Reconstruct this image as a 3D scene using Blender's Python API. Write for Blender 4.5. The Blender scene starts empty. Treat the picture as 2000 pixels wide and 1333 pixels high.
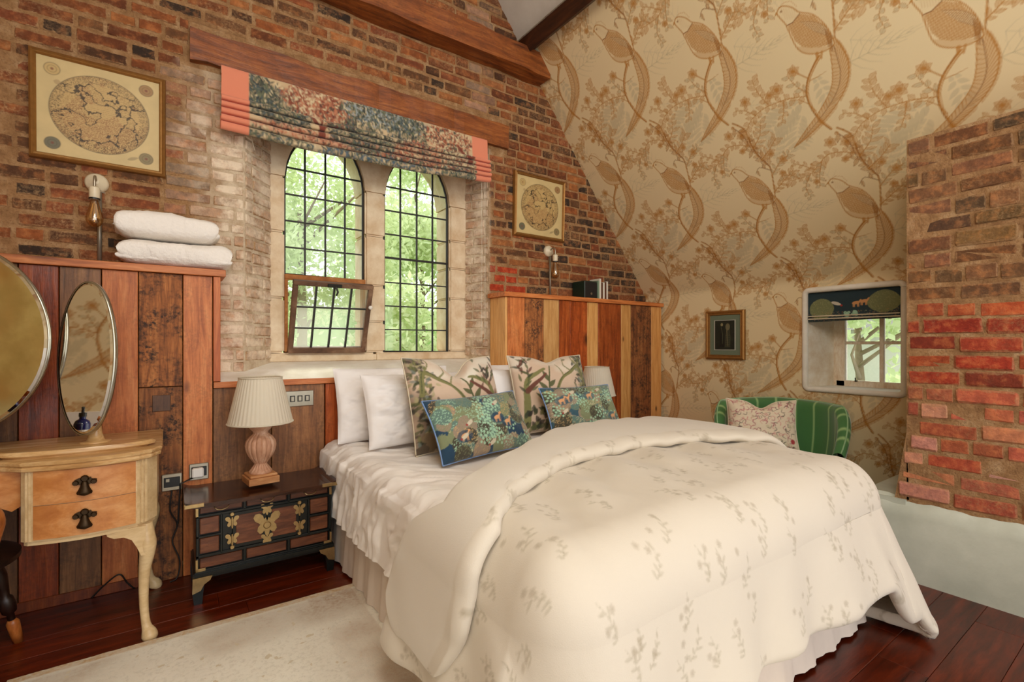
import bpy, bmesh, math, random
import numpy as np
from mathutils import Vector, Matrix, noise
random.seed(7); np.random.seed(7)
PI = math.pi
sc = bpy.context.scene
COL = sc.collection
# ------------------------------------------------------------------ camera
cd = bpy.data.cameras.new('camera'); cam = bpy.data.objects.new('camera', cd); COL.objects.link(cam)
cam.location = (0, -3.03, 1.2); cam.rotation_euler = (PI/2, 0, -math.radians(35.11))
cd.sensor_width = 36; cd.lens = 17.1; cd.shift_y = 0.00325; cd.clip_start = .05; cd.clip_end = 200
sc.camera = cam
# ------------------------------------------------------------------ world, lights, exposure
W = bpy.data.worlds.new('overcast'); sc.world = W; W.use_nodes = True
nt = W.node_tree; nt.nodes.clear()
bg = nt.nodes.new('ShaderNodeBackground'); ou = nt.nodes.new('ShaderNodeOutputWorld')
bg.inputs[0].default_value = (.97, .98, 1.0, 1); bg.inputs[1].default_value = 2.1
nt.links.new(bg.outputs[0], ou.inputs[0])
def area(name, loc, target, sx, sy, power, col):
    l = bpy.data.lights.new(name, 'AREA'); l.shape = 'RECTANGLE'; l.size = sx; l.size_y = sy; l.energy = power; l.color = col
    o = bpy.data.objects.new(name, l); COL.objects.link(o); o.location = loc
    o.rotation_euler = (Vector(target) - Vector(loc)).to_track_quat('-Z', 'Y').to_euler(); return o
area('added_fill_behind_camera', (1.6, -7.6, 2.6), (1.9, 0, 1.0), 3.0, 2.2, 34, (1, .94, .84))  # warm room fill added behind the camera; no window is built there
area('added_fill_overhead', (-.1, -3.3, 3.3), (2.3, -1.1, 1.2), 1.5, 1.2, 68, (1, .95, .86))  # added overhead fill to brighten bed top and right wall; roof has no opening
sun = bpy.data.lights.new('sun', 'SUN'); sun.energy = 4.0; sun.angle = .3; sun.color = (1, .95, .85)
so = bpy.data.objects.new('sun', sun); COL.objects.link(so); so.rotation_euler = (math.radians(48), 0, math.radians(155))
sc.view_settings.view_transform = 'Standard'; sc.view_settings.look = 'None'
sc.view_settings.exposure = 0.0; sc.view_settings.gamma = 1.0; sc.view_settings.use_curve_mapping = False
sc.cycles.use_denoising = True
sc.cycles.max_bounces = 8; sc.cycles.diffuse_bounces = 5; sc.cycles.glossy_bounces = 4
sc.cycles.transparent_max_bounces = 16; sc.cycles.caustics_reflective = False; sc.cycles.caustics_refractive = False
sc.cycles.sample_clamp_indirect = 6
# ------------------------------------------------------------------ helpers
def lin(c):
    """sRGB 0-255 -> linear"""
    o = []
    for v in c[:3]:
        v = v/255.; o.append(v/12.92 if v <= .04045 else ((v+.055)/1.055)**2.4)
    return tuple(o)
def L4(c): return lin(c)+(1.,)
class NB:
    def __init__(s, name):
        s.m = bpy.data.materials.new(name); s.m.use_nodes = True; s.t = s.m.node_tree
        s.b = s.t.nodes['Principled BSDF']; s.out = s.t.nodes['Material Output']
    def n(s, typ, **kw):
        nd = s.t.nodes.new('ShaderNode'+typ)
        for k, v in kw.items():
            if k in nd.inputs.keys(): s.set(nd.inputs[k], v)
            else: setattr(nd, k, v)
        return nd
    def set(s, sock, v):
        if hasattr(v, 'links') or isinstance(v, bpy.types.NodeSocket): s.t.links.new(v, sock)
        else: sock.default_value = v
    def mixc(s, f, a, b, mode='MIX'):
        nd = s.t.nodes.new('ShaderNodeMix'); nd.data_type = 'RGBA'; nd.blend_type = mode
        s.set(nd.inputs[0], f); s.set(nd.inputs[6], a); s.set(nd.inputs[7], b); return nd.outputs[2]
    def math(s, op, a, b=0., c=None):
        nd = s.t.nodes.new('ShaderNodeMath'); nd.operation = op
        s.set(nd.inputs[0], a); s.set(nd.inputs[1], b)
        if c is not None: s.set(nd.inputs[2], c)
        return nd.outputs[0]
    def ramp(s, f, stops):
        nd = s.t.nodes.new('ShaderNodeValToRGB'); s.t.links.new(f, nd.inputs[0]); e = nd.color_ramp.elements
        while len(e) < len(stops): e.new(.5)
        for i, (p, c) in enumerate(stops):
            e[i].position = p; e[i].color = c if len(c) == 4 else tuple(c)+(1,)
        return nd.outputs[0]
    def pos(s): return s.n('NewGeometry').outputs['Position']
    def objco(s, sx=1, sy=1, sz=1, rnd=True):
        tc = s.n('TexCoord').outputs['Object']
        mp = s.n('Mapping'); s.t.links.new(tc, mp.inputs[0]); mp.inputs['Scale'].default_value = (sx, sy, sz)
        if rnd:
            oi = s.n('ObjectInfo').outputs['Random']; mm = s.math('MULTIPLY', oi, 37.)
            cb = s.n('CombineXYZ'); s.t.links.new(mm, cb.inputs[0]); s.t.links.new(mm, cb.inputs[1]); s.t.links.new(mm, cb.inputs[2])
            s.t.links.new(cb.outputs[0], mp.inputs['Location'])
        return mp.outputs[0]
    def noise(s, co, scale, detail=4, rough=.55, dist=0.):
        nd = s.n('TexNoise'); s.t.links.new(co, nd.inputs['Vector'])
        nd.inputs['Scale'].default_value = scale; nd.inputs['Detail'].default_value = detail
        nd.inputs['Roughness'].default_value = rough; nd.inputs['Distortion'].default_value = dist
        return nd.outputs['Fac']
    def vor(s, co, scale, feature='F1', out='Distance'):
        nd = s.n('TexVoronoi'); nd.feature = feature; s.t.links.new(co, nd.inputs['Vector']); nd.inputs['Scale'].default_value = scale
        return nd.outputs[out]
    def bump(s, h, strength=.5, dist=.01):
        nd = s.n('Bump'); s.t.links.new(h, nd.inputs['Height']); nd.inputs['Strength'].default_value = strength
        nd.inputs['Distance'].default_value = dist; s.t.links.new(nd.outputs[0], s.b.inputs['Normal'])
    def fin(s, col=None, rough=None, metal=None, **kw):
        if col is not None: s.set(s.b.inputs['Base Color'], col)
        if rough is not None: s.set(s.b.inputs['Roughness'], rough)
        if metal is not None: s.b.inputs['Metallic'].default_value = metal
        for k, v in kw.items(): s.set(s.b.inputs[k.replace('_', ' ')], v)
        return s.m
M = {}
def plain(name, c, rough=.6, metal=0., var=.12, scale=30, bump=0.):
    b = NB(name); co = b.objco(rnd=False); f = b.noise(co, scale)
    c4 = L4(c); d = tuple(x*(1-var) for x in c4[:3])+(1,); e = tuple(min(1, x*(1+var)) for x in c4[:3])+(1,)
    col = b.mixc(f, d, e)
    if bump: b.bump(f, bump, .01)
    M[name] = b.fin(col, rough, metal); return M[name]

class MB:
    """mesh builder: collects pieces and links them as one mesh object"""
    def __init__(s): s.v = []; s.f = []; s.mi = []; s.cur = 0
    def add(s, vs, fs):
        o = len(s.v); s.v += [tuple(p) for p in vs]; s.f += [tuple(i+o for i in f) for f in fs]; s.mi += [s.cur]*len(fs)
    def box(s, lo, hi, bev=0., rot=None, seg=1):
        bm = bmesh.new(); bmesh.ops.create_cube(bm, size=1)
        c = [(a+b)/2 for a, b in zip(lo, hi)]; d = [b-a for a, b in zip(lo, hi)]
        for v in bm.verts: v.co = Vector((v.co.x*d[0], v.co.y*d[1], v.co.z*d[2]))
        if bev: bmesh.ops.bevel(bm, geom=list(bm.edges), offset=min(bev, min(d)*.45), segments=seg, affect='EDGES')
        s.frombm(bm, (Matrix.Translation(c) @ rot) if rot is not None else Matrix.Translation(c)); return s
    def frombm(s, bm, mat=None):
        bm.verts.index_update()
        s.add([(mat @ v.co) if mat is not None else v.co for v in bm.verts], [[v.index for v in f.verts] for f in bm.faces]); bm.free()
    def lathe(s, prof, c=(0, 0, 0), seg=24, sx=1, sy=1, flute=None, rot=None, caps=True):
        vs = []; n = len(prof)
        for i, (r, z) in enumerate(prof):
            for k in range(seg):
                a = 2*PI*k/seg; rr = r*(flute(i, a) if flute else 1)
                p = Vector((rr*math.cos(a)*sx, rr*math.sin(a)*sy, z))
                if rot is not None: p = rot @ p
                vs.append(p+Vector(c))
        fs = [[i*seg+k, i*seg+(k+1) % seg, (i+1)*seg+(k+1) % seg, (i+1)*seg+k] for i in range(n-1) for k in range(seg)]
        if caps: fs += [list(range(seg))[::-1], [(n-1)*seg+k for k in range(seg)]]
        s.add(vs, fs); return s
    def tube(s, pts, r, seg=8, radii=None, sq=1.):
        pts = [Vector(p) for p in pts]; vs = []; n = len(pts); up = None
        for i, p in enumerate(pts):
            d = (pts[min(i+1, n-1)]-pts[max(i-1, 0)]).normalized()
            if up is None:
                up = d.orthogonal().normalized()
            up = (up-d*up.dot(d)).normalized(); b = d.cross(up); rr = radii[i] if radii else r
            for k in range(seg):
                a = 2*PI*k/seg; vs.append(p+up*math.cos(a)*rr+b*math.sin(a)*rr*sq)
        fs = [[i*seg+k, i*seg+(k+1) % seg, (i+1)*seg+(k+1) % seg, (i+1)*seg+k] for i in range(n-1) for k in range(seg)]
        fs += [list(range(seg))[::-1], [(n-1)*seg+k for k in range(seg)]]
        s.add(vs, fs); return s
    def prism(s, poly, axis, a, b):
        """poly: 2D points; extruded along axis from a to b"""
        def P(p, t): return {'x': (t, p[0], p[1]), 'y': (p[0], t, p[1]), 'z': (p[0], p[1], t)}[axis]
        n = len(poly); s.add([P(p, a) for p in poly]+[P(p, b) for p in poly],
            [list(range(n)), [n+i for i in range(n)][::-1]]+[[i, i+n, (i+1) % n+n, (i+1) % n] for i in range(n)]); return s
    def grid(s, P):
        n, m = len(P), len(P[0]); s.add([p for r in P for p in r],
            [[i*m+j, i*m+j+1, (i+1)*m+j+1, (i+1)*m+j] for i in range(n-1) for j in range(m-1)]); return s
    def build(s, name, mat, parent=None, smooth=False, mats=None, recalc=True, origin=None, angle=None):
        me = bpy.data.meshes.new(name)
        o3 = Vector(origin) if origin is not None else None
        me.from_pydata([tuple(Vector(p)-o3) for p in s.v] if o3 is not None else s.v, [], s.f)
        if recalc:
            bm = bmesh.new(); bm.from_mesh(me); bmesh.ops.recalc_face_normals(bm, faces=bm.faces); bm.to_mesh(me); bm.free()
        for m_ in (mats or [mat]): me.materials.append(m_)
        if mats: me.polygons.foreach_set('material_index', s.mi)
        if smooth:
            me.polygons.foreach_set('use_smooth', [True]*len(me.polygons))
            if angle: me.set_sharp_from_angle(angle=math.radians(angle))
        me.update()
        o = bpy.data.objects.new(name, me); COL.objects.link(o)
        if o3 is not None: o.location = o3
        if parent is not None: o.parent = parent
        return o
def tag(o, label=None, cat=None, group=None, kind=None):
    if label: o['label'] = label
    if cat: o['category'] = cat
    if group: o['group'] = group
    if kind: o['kind'] = kind
    return o
def thing(name, label, cat, loc=(0, 0, 0), rz=0., group=None):
    o = bpy.data.objects.new(name, None); COL.objects.link(o); o.location = loc; o.rotation_euler = (0, 0, rz); o.empty_display_size = .1
    return tag(o, label, cat, group)
def copy_tree(o, parent=None):
    c = o.copy(); COL.objects.link(c); c.parent = parent
    for ch in list(o.children): copy_tree(ch, c)
    return c
# ---- numpy value noise
_R = np.random.RandomState(3).rand(256, 256)
def vn(x, y):
    xi = np.floor(x).astype(int); yi = np.floor(y).astype(int); fx = x-xi; fy = y-yi
    fx = fx*fx*(3-2*fx); fy = fy*fy*(3-2*fy)
    g = lambda a, b: _R[a & 255, b & 255]
    return (g(xi, yi)*(1-fx)+g(xi+1, yi)*fx)*(1-fy)+(g(xi, yi+1)*(1-fx)+g(xi+1, yi+1)*fx)*fy
def fbm(x, y, o=4):
    s = 0; a = .5
    for i in range(o): s = s+a*vn(x*2**i+i*17.3, y*2**i+i*9.1); a *= .5
    return s/(1-.5**o)
def gridmesh(name, P, mat, parent=None, col=None, smooth=True, closed=False, flip=False):
    """P (n,m,3) numpy grid -> mesh, col (n,m,3) linear colours as point attribute"""
    n, m = P.shape[:2]; me = bpy.data.meshes.new(name)
    i, j = np.meshgrid(np.arange(n-1), np.arange(m-1), indexing='ij'); a = (i*m+j).ravel()
    q = np.stack([a, a+1, a+m+1, a+m], 1) if not flip else np.stack([a, a+m, a+m+1, a+1], 1)
    me.vertices.add(n*m); me.vertices.foreach_set('co', P.reshape(-1).astype(np.float32))
    me.loops.add(q.size); me.polygons.add(len(q))
    me.polygons.foreach_set('loop_start', np.arange(0, q.size, 4, dtype=np.int32))
    me.loops.foreach_set('vertex_index', q.reshape(-1).astype(np.int32))
    me.update(calc_edges=True)
    if smooth: me.polygons.foreach_set('use_smooth', np.ones(len(q), bool))
    if col is not None:
        at = me.color_attributes.new('Col', 'FLOAT_COLOR', 'POINT')
        c4 = np.ones((n*m, 4), np.float32); c4[:, :3] = col.reshape(-1, 3); at.data.foreach_set('color', c4.reshape(-1))
    me.materials.append(mat); me.validate()
    o = bpy.data.objects.new(name, me); COL.objects.link(o)
    if parent is not None: o.parent = parent
    return o
# ---- small raster canvas for printed patterns (sampled onto mesh points)
class Can:
    def __init__(s, W, H, px, base, wrap=True, drop=0.):
        s.W, s.H, s.px = W, H, px; s.w = int(round(W/px)); s.h = int(round(H/px)); s.wrap = wrap; s.d = drop/px
        s.a = np.ones((s.h, s.w, 3))*np.array(base)
    def win(s, x0, y0, x1, y1):
        i0, i1 = int(math.floor(x0/s.px)), int(math.ceil(x1/s.px))+1; j0, j1 = int(math.floor(y0/s.px)), int(math.ceil(y1/s.px))+1
        if not s.wrap: i0, j0, i1, j1 = max(i0, 0), max(j0, 0), min(i1, s.w), min(j1, s.h)
        if i1 <= i0 or j1 <= j0: return None
        i = np.arange(i0, i1); j = np.arange(j0, j1); I, J = np.meshgrid(i, j)
        return I, J, (I+.5)*s.px, (J+.5)*s.px
    def put(s, w, m, c):
        I, J = w[0], w[1]
        if s.wrap:
            k = np.floor_divide(I, s.w); I = I-k*s.w; J = np.mod(J+np.round(k*s.d).astype(int), s.h)
        m = m[..., None]; s.a[J, I] = s.a[J, I]*(1-m)+np.array(c)*m
    def seg(s, x0, y0, x1, y1, r0, r1, c, al=1., soft=None):
        soft = soft or s.px*.8; R = max(r0, r1)+soft
        w = s.win(min(x0, x1)-R, min(y0, y1)-R, max(x0, x1)+R, max(y0, y1)+R)
        if w is None: return
        X, Y = w[2], w[3]; dx, dy = x1-x0, y1-y0; L = dx*dx+dy*dy+1e-12
        t = np.clip(((X-x0)*dx+(Y-y0)*dy)/L, 0, 1); d = np.hypot(X-x0-t*dx, Y-y0-t*dy)-(r0+(r1-r0)*t)
        s.put(w, np.clip(.5-d/soft, 0, 1)*al, c)
    def line(s, pts, r0, r1, c, al=1.):
        n = len(pts)-1
        for i in range(n):
            a, b = pts[i], pts[i+1]; s.seg(a[0], a[1], b[0], b[1], r0+(r1-r0)*i/n, r0+(r1-r0)*(i+1)/n, c, al)
    def poly(s, pts, c, al=1., tex=None):
        P = np.array(pts); w = s.win(P[:, 0].min()-s.px, P[:, 1].min()-s.px, P[:, 0].max()+s.px, P[:, 1].max()+s.px)
        if w is None: return
        X, Y = w[2], w[3]; ins = np.zeros(X.shape, bool)
        for i in range(len(P)):
            (xa, ya), (xb, yb) = P[i], P[i-1]
            cnd = ((ya > Y) != (yb > Y)) & (X < (xb-xa)*(Y-ya)/(yb-ya+1e-12)+xa); ins ^= cnd
        m = ins*al
        if tex is not None: m = m*tex(X, Y)
        s.put(w, m*1., c)
    def blob(s, x, y, rx, ry, c, al=1., ang=0., soft=None, tex=None, ring=None):
        R = max(rx, ry)+2*s.px; w = s.win(x-R, y-R, x+R, y+R)
        if w is None: return
        ca, sa = math.cos(ang), math.sin(ang); X = (w[2]-x)*ca+(w[3]-y)*sa; Y = -(w[2]-x)*sa+(w[3]-y)*ca
        d = (np.hypot(X/rx, Y/ry)-1)*min(rx, ry); soft = soft or s.px
        m = np.clip(.5-d/soft, 0, 1) if ring is None else np.clip((ring-np.abs(d))/soft+.5, 0, 1)
        if tex is not None: m = m*tex(w[2], w[3])
        s.put(w, m*al, c)
    def leaf(s, x, y, ang, ln, wd, c, al=1., edge=None, eal=1.):
        R = ln+wd+s.px; w = s.win(x-R, y-R, x+R, y+R)
        if w is None: return
        ca, sa = math.cos(ang), math.sin(ang); U = ((w[2]-x)*ca+(w[3]-y)*sa)/ln; V = -(w[2]-x)*sa+(w[3]-y)*ca
        prof = wd*np.sin(PI*np.clip(U, 0, 1)**.8); ok = (U > 0) & (U < 1)
        d = np.abs(V)-prof
        s.put(w, np.clip(.5-d/s.px, 0, 1)*ok*al, c)
        if edge is not None:
            m = np.clip(1-np.abs(d)/(s.px*.9), 0, 1)*ok; m = np.maximum(m, np.clip(1-np.abs(V)/(s.px*.7), 0, 1)*ok*.7)
            s.put(w, m*eal, edge)
    def sample(s, x, y):
        if s.wrap:
            k = np.floor(x/s.W); x = x-k*s.W; y = y+k*s.d*s.px
        fx = x/s.px-.5; fy = y/s.px-.5
        i = np.floor(fx).astype(int); j = np.floor(fy).astype(int); tx = (fx-i)[..., None]; ty = (fy-j)[..., None]
        if s.wrap:
            def g(i, j):
                k = np.floor_divide(i, s.w); return s.a[np.mod(j+np.round(k*s.d).astype(int), s.h), i-k*s.w]
        else:
            def g(i, j): return s.a[np.clip(j, 0, s.h-1), np.clip(i, 0, s.w-1)]
        return (g(i, j)*(1-tx)+g(i+1, j)*tx)*(1-ty)+(g(i, j+1)*(1-tx)+g(i+1, j+1)*tx)*ty
def resample(pr, n):
    q = np.array(pr, float); d = np.concatenate([[0], np.cumsum(np.linalg.norm(np.diff(q[:, :2], axis=0), axis=1))]); t = np.linspace(0, d[-1], n)
    return [tuple(np.interp(t, d, q[:, k])[i] for k in range(q.shape[1])) for i in range(n)]
def spline(pts, n=24):
    P = [Vector(tuple(p)+(0,)*(3-len(p))) for p in pts]; out = []; m = len(P)-1
    for i in range(m):
        p0, p1, p2, p3 = P[max(i-1, 0)], P[i], P[i+1], P[min(i+2, m)]
        for k in range(max(2, n//m)):
            t = k/max(2, n//m); out.append(.5*((2*p1)+(p2-p0)*t+(2*p0-5*p1+4*p2-p3)*t*t+(3*p1-3*p2+p3-p0)*t**3))
    out.append(P[-1]); return [tuple(p)[:len(pts[0])] for p in out]
# ================================================================== MATERIALS
def mat_print(name, rough=.75, bump=.0, bscale=300, sheen=0., mul=None):
    b = NB(name); a = b.n('Attribute', attribute_name='Col').outputs['Color']
    if bump: b.bump(b.noise(b.pos(), bscale, 2), bump, .002)
    M[name] = b.fin(a, rough)
    if sheen: b.b.inputs['Sheen Weight'].default_value = sheen
    return M[name]
mat_print('wallpaper', .7, .1, 200); mat_print('print_paper', .55); mat_print('print_fabric', .85, .25, 500, .25); mat_print('linen', .85, .2, 350, .2)
def mat_brick(name, attr=False):
    b = NB(name); base = b.n('Attribute', attribute_name='Col').outputs['Color'] if attr else b.n('ObjectInfo').outputs['Color']
    p = b.pos(); f = b.noise(p, 22, 6, .65); g = b.noise(p, 75, 4, .7); sm = b.noise(p, 3.6, 5, .65)
    c = b.mixc(b.ramp(f, [(.3, (0,)*3), (.7, (1,)*3)]), b.mixc(.55, base, L4((70, 44, 28)), 'MULTIPLY'), base)
    c = b.mixc(b.ramp(f, [(.5, (0,)*3), (.75, (.5,)*3)]), c, L4((204, 132, 76)))
    # mortar smears and lime bloom over the bricks, worn arrises
    mort = b.ramp(g, [(.3, lin((134, 94, 58))), (.7, lin((190, 152, 108)))])
    smr = b.math('MULTIPLY', b.ramp(sm, [(.46, (0,)*3), (.68, (1,)*3)]), b.ramp(g, [(.42, (0,)*3), (.64, (.8,)*3)]))
    if not attr:
        tc = b.n('TexCoord').outputs['Object']; sx = b.n('SeparateXYZ'); b.t.links.new(tc, sx.inputs[0])
        ex = b.math('SUBTRACT', .1075, b.math('ABSOLUTE', sx.outputs[0])); ez = b.math('SUBTRACT', .031, b.math('ABSOLUTE', sx.outputs[2]))
        e = b.math('SUBTRACT', b.math('MINIMUM', ex, ez), b.math('MULTIPLY', b.math('SUBTRACT', b.noise(p, 34, 5, .7), .36), .034))
        smr = b.math('MAXIMUM', smr, b.ramp(b.math('MULTIPLY', e, 60.), [(0, (.9,)*3), (.25, (0,)*3)]))
    c = b.mixc(b.math('MULTIPLY', smr, b.n('ObjectInfo').outputs['Alpha']), c, mort)
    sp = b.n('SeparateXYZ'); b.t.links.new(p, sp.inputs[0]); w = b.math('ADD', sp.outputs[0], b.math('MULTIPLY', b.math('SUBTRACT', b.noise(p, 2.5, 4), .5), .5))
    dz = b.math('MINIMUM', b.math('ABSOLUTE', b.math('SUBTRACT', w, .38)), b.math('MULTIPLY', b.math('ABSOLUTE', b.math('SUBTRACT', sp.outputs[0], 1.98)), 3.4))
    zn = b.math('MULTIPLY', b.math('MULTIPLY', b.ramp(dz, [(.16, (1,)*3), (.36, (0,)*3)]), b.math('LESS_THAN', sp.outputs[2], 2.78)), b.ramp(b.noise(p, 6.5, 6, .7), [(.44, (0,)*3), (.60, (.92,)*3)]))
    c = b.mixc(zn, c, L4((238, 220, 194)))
    pit = b.ramp(b.vor(p, 120), [(0, (0,)*3), (.14, (1,)*3)])
    c = b.mixc(1., c, b.mixc(pit, (.5, .45, .42, 1), (1, 1, 1, 1)), 'MULTIPLY')
    h = b.math('ADD', b.math('MULTIPLY', f, .6), b.math('MULTIPLY', g, .4))
    b.bump(h, .9, .012); M[name] = b.fin(c, .9)
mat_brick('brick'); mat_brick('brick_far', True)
def mat_mortar():
    b = NB('mortar'); p = b.pos(); f = b.noise(p, 14, 6, .6); g = b.noise(p, 90, 5, .7)
    c = b.ramp(f, [(.25, lin((130, 92, 56))), (.5, lin((172, 130, 86))), (.8, lin((206, 172, 130)))])
    c = b.mixc(b.ramp(g, [(.35, (.6,)*3), (.5, (0,)*3)]), c, L4((130, 92, 58)))
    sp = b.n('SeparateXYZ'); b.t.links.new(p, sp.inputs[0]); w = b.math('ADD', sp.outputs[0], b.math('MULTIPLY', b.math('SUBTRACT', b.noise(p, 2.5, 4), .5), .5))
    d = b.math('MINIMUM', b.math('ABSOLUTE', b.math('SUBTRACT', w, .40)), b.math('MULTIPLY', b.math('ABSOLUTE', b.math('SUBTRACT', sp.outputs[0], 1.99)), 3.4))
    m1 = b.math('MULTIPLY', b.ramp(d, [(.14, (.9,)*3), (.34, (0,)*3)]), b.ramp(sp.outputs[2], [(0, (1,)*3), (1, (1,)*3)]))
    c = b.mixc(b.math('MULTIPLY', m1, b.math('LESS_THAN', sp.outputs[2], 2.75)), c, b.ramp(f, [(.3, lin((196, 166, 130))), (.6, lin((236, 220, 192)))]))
    b.bump(b.math('ADD', f, g), .9, .012); M['mortar'] = b.fin(c, .95)
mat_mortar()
def mat_plaster(name, c1, c2, rough=.8, scale=6, bs=.4):
    b = NB(name); p = b.pos(); f = b.noise(p, scale, 6, .6); g = b.noise(p, 60, 4, .6)
    b.bump(b.math('ADD', f, b.math('MULTIPLY', g, .4)), bs, .01); M[name] = b.fin(b.ramp(f, [(.3, lin(c1)), (.65, lin(c2))]), rough)
mat_plaster('white_plaster', (232, 226, 210), (250, 247, 238)); mat_plaster('grey_plaster', (176, 180, 164), (206, 208, 192), .6, 3, .15)
mat_plaster('stone', (208, 178, 140), (234, 216, 186), .85, 9, .5); mat_plaster('ceiling_paint', (205, 198, 186), (225, 220, 210), .9, 2, .05)
mat_plaster('old_lime', (226, 206, 176), (250, 244, 230), .9, 10, .8)
def mat_wood(name, c1, c2, c3, grain=(14, 14, 1.2), rough=.5, knots=0., speck=0., tint=True, bs=.3, gs=3., knotc=(70, 34, 14)):
    """grain runs along the axis with the small scale value"""
    b = NB(name); co = b.objco(*grain); f = b.noise(co, gs, 6, .6, .6); g = b.noise(co, gs*6, 3, .6)
    c = b.ramp(f, [(.28, lin(c1)), (.5, lin(c2)), (.72, lin(c3))])
    c = b.mixc(b.ramp(g, [(.3, (.35,)*3), (.6, (0,)*3)]), c, L4(c1))
    if knots:
        o2 = b.objco(grain[0]*.25 if grain[0] > grain[2] else grain[0], grain[1]*.25 if grain[1] > grain[2] else grain[1], max(grain)*.12)
        k = b.vor(o2, knots)
        c = b.mixc(b.ramp(k, [(.04, (.95,)*3), (.13, (0,)*3)]), c, L4(knotc))
    if speck:
        o3 = b.objco(1, 1, 1); s1 = b.noise(o3, 9, 6, .7); s2 = b.noise(o3, 55, 4, .7)
        m = b.math('MULTIPLY', b.ramp(s1, [(.42, (0,)*3), (.6, (1,)*3)]), b.ramp(s2, [(.4, (0,)*3), (.58, (1,)*3)]))
        c = b.mixc(b.math('MULTIPLY', m, speck), c, L4((38, 22, 12)))
    if tint: c = b.mixc(1., c, b.n('ObjectInfo').outputs['Color'], 'MULTIPLY')
    b.bump(b.math('ADD', f, b.math('MULTIPLY', g, .5)), bs, .004); M[name] = b.fin(c, rough); return M[name]
mat_wood('plank_pine', (160, 84, 36), (208, 126, 66), (228, 156, 94), knots=1.6, speck=.25)
mat_wood('plank_rough', (84, 48, 22), (158, 98, 50), (192, 132, 76), speck=1., rough=.7, bs=.6)
mat_wood('plank_red', (110, 46, 16), (164, 80, 32), (196, 110, 54), rough=.35, knots=1., speck=.35)
mat_wood('plank_light', (196, 138, 76), (226, 174, 108), (240, 198, 136), knots=2.2)
mat_wood('plank_walnut', (84, 54, 28), (132, 88, 50), (160, 114, 70), speck=.4)
mat_wood('board_pine', (148, 80, 36), (194, 118, 62), (214, 146, 88), grain=(1.2, 14, 14), knots=1.2)
mat_wood('trim_pine', (150, 74, 32), (196, 110, 54), (214, 136, 76), knots=1.2)
mat_wood('oak_beam', (84, 40, 14), (146, 78, 30), (180, 108, 50), grain=(1., 9, 9), rough=.5, speck=.3, bs=.8)
mat_wood('dark_beam', (30, 14, 6), (64, 32, 14), (88, 48, 22), grain=(9, 1, 9), rough=.45)
mat_wood('floor_wood', (46, 12, 2), (92, 30, 8), (120, 44, 14), grain=(1.2, 9, 9), rough=.3, bs=.15, knots=.8, knotc=(30, 10, 3))
mat_wood('vanity_pale', (190, 158, 112), (212, 184, 138), (226, 202, 160), grain=(2, 6, 6), rough=.35, tint=False, bs=.1)
mat_wood('vanity_burr', (168, 100, 46), (196, 130, 70), (216, 160, 104), grain=(3, 3, 5), rough=.3, tint=False, bs=.08)
mat_wood('vanity_top', (166, 122, 72), (204, 164, 110), (222, 190, 142), grain=(1.5, 8, 8), rough=.25, tint=False, bs=.08)
mat_wood('chest_elm', (62, 30, 16), (104, 58, 34), (136, 82, 50), grain=(2, 8, 14), rough=.4, tint=False, bs=.2)
mat_wood('chest_top', (34, 16, 8), (62, 32, 18), (92, 54, 32), grain=(1.5, 9, 9), rough=.22, tint=False, bs=.1)
mat_wood('lamp_wood', (160, 112, 84), (196, 150, 120), (226, 194, 170), grain=(6, 6, 2), rough=.6, tint=False)
mat_wood('lamp_foot', (158, 100, 56), (190, 134, 84), (212, 164, 116), grain=(3, 3, 14), rough=.55, tint=False)
mat_wood('dark_wood', (14, 8, 6), (34, 18, 12), (52, 30, 20), grain=(9, 9, 2), rough=.35, tint=False, bs=.1)
mat_wood('seat_wood', (120, 60, 20), (176, 100, 44), (206, 136, 72), grain=(6, 6, 2), rough=.35, tint=False, bs=.1)
mat_wood('weathered', (70, 48, 34), (112, 80, 58), (160, 128, 100), grain=(2, 12, 2), rough=.8, tint=False, bs=.6)
mat_wood('raw_frame', (120, 66, 26), (176, 112, 58), (206, 156, 100), grain=(2, 12, 2), rough=.8, tint=False, bs=.6)
mat_wood('old_white', (206, 170, 132), (240, 226, 204), (250, 244, 232), grain=(6, 6, 2), rough=.7, tint=False, bs=.4)
plain('black_lacquer', (14, 20, 20), .28, 0, .3); plain('brass', (190, 164, 116), .3, .9, .25, 60); plain('old_brass', (60, 44, 26), .4, .8, .4, 60)
plain('gilt', (160, 116, 62), .4, .6, .3, 40); plain('iron', (46, 44, 40), .5, .5, .2); plain('lead', (52, 50, 46), .6, .3, .2)
plain('steel', (168, 160, 142), .3, .85, .15); plain('galvanised', (150, 142, 126), .4, .6, .15); plain('cream_enamel', (220, 206, 176), .35)
plain('shade_cloth', (232, 222, 202), .9, 0, .04, 90); plain('white_cotton', (238, 232, 224), .9, 0, .03, 8); plain('towel', (244, 238, 230), .95, 0, .04, 60, .6)
plain('valance_cloth', (220, 206, 192), .9, 0, .04); plain('blue_piping', (120, 150, 196), .8); plain('cream_piping', (216, 204, 178), .8)
plain('plastic_white', (235, 230, 222), .4, 0, .02); plain('black_plastic', (20, 18, 16), .4, 0, .1); plain('cord_white', (225, 215, 195), .8)
plain('book_green', (14, 40, 30), .4, 0, .2); plain('book_white', (222, 216, 200), .6, 0, .05); plain('book_sage', (120, 140, 116), .6); plain('book_black', (26, 22, 22), .5)
plain('book_brown', (90, 52, 30), .6); plain('mirror_edge', (176, 172, 156), .2, .9, .1); plain('amber_metal', (120, 70, 36), .4, .7); plain('gold_liner', (190, 160, 100), .4, .5)
plain('sage_mount', (110, 122, 100), .8, 0, .04); plain('grey_silver', (200, 205, 196), .4, .3); plain('leaf_green', (190, 215, 120), .7, 0, .25, 3)
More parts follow.
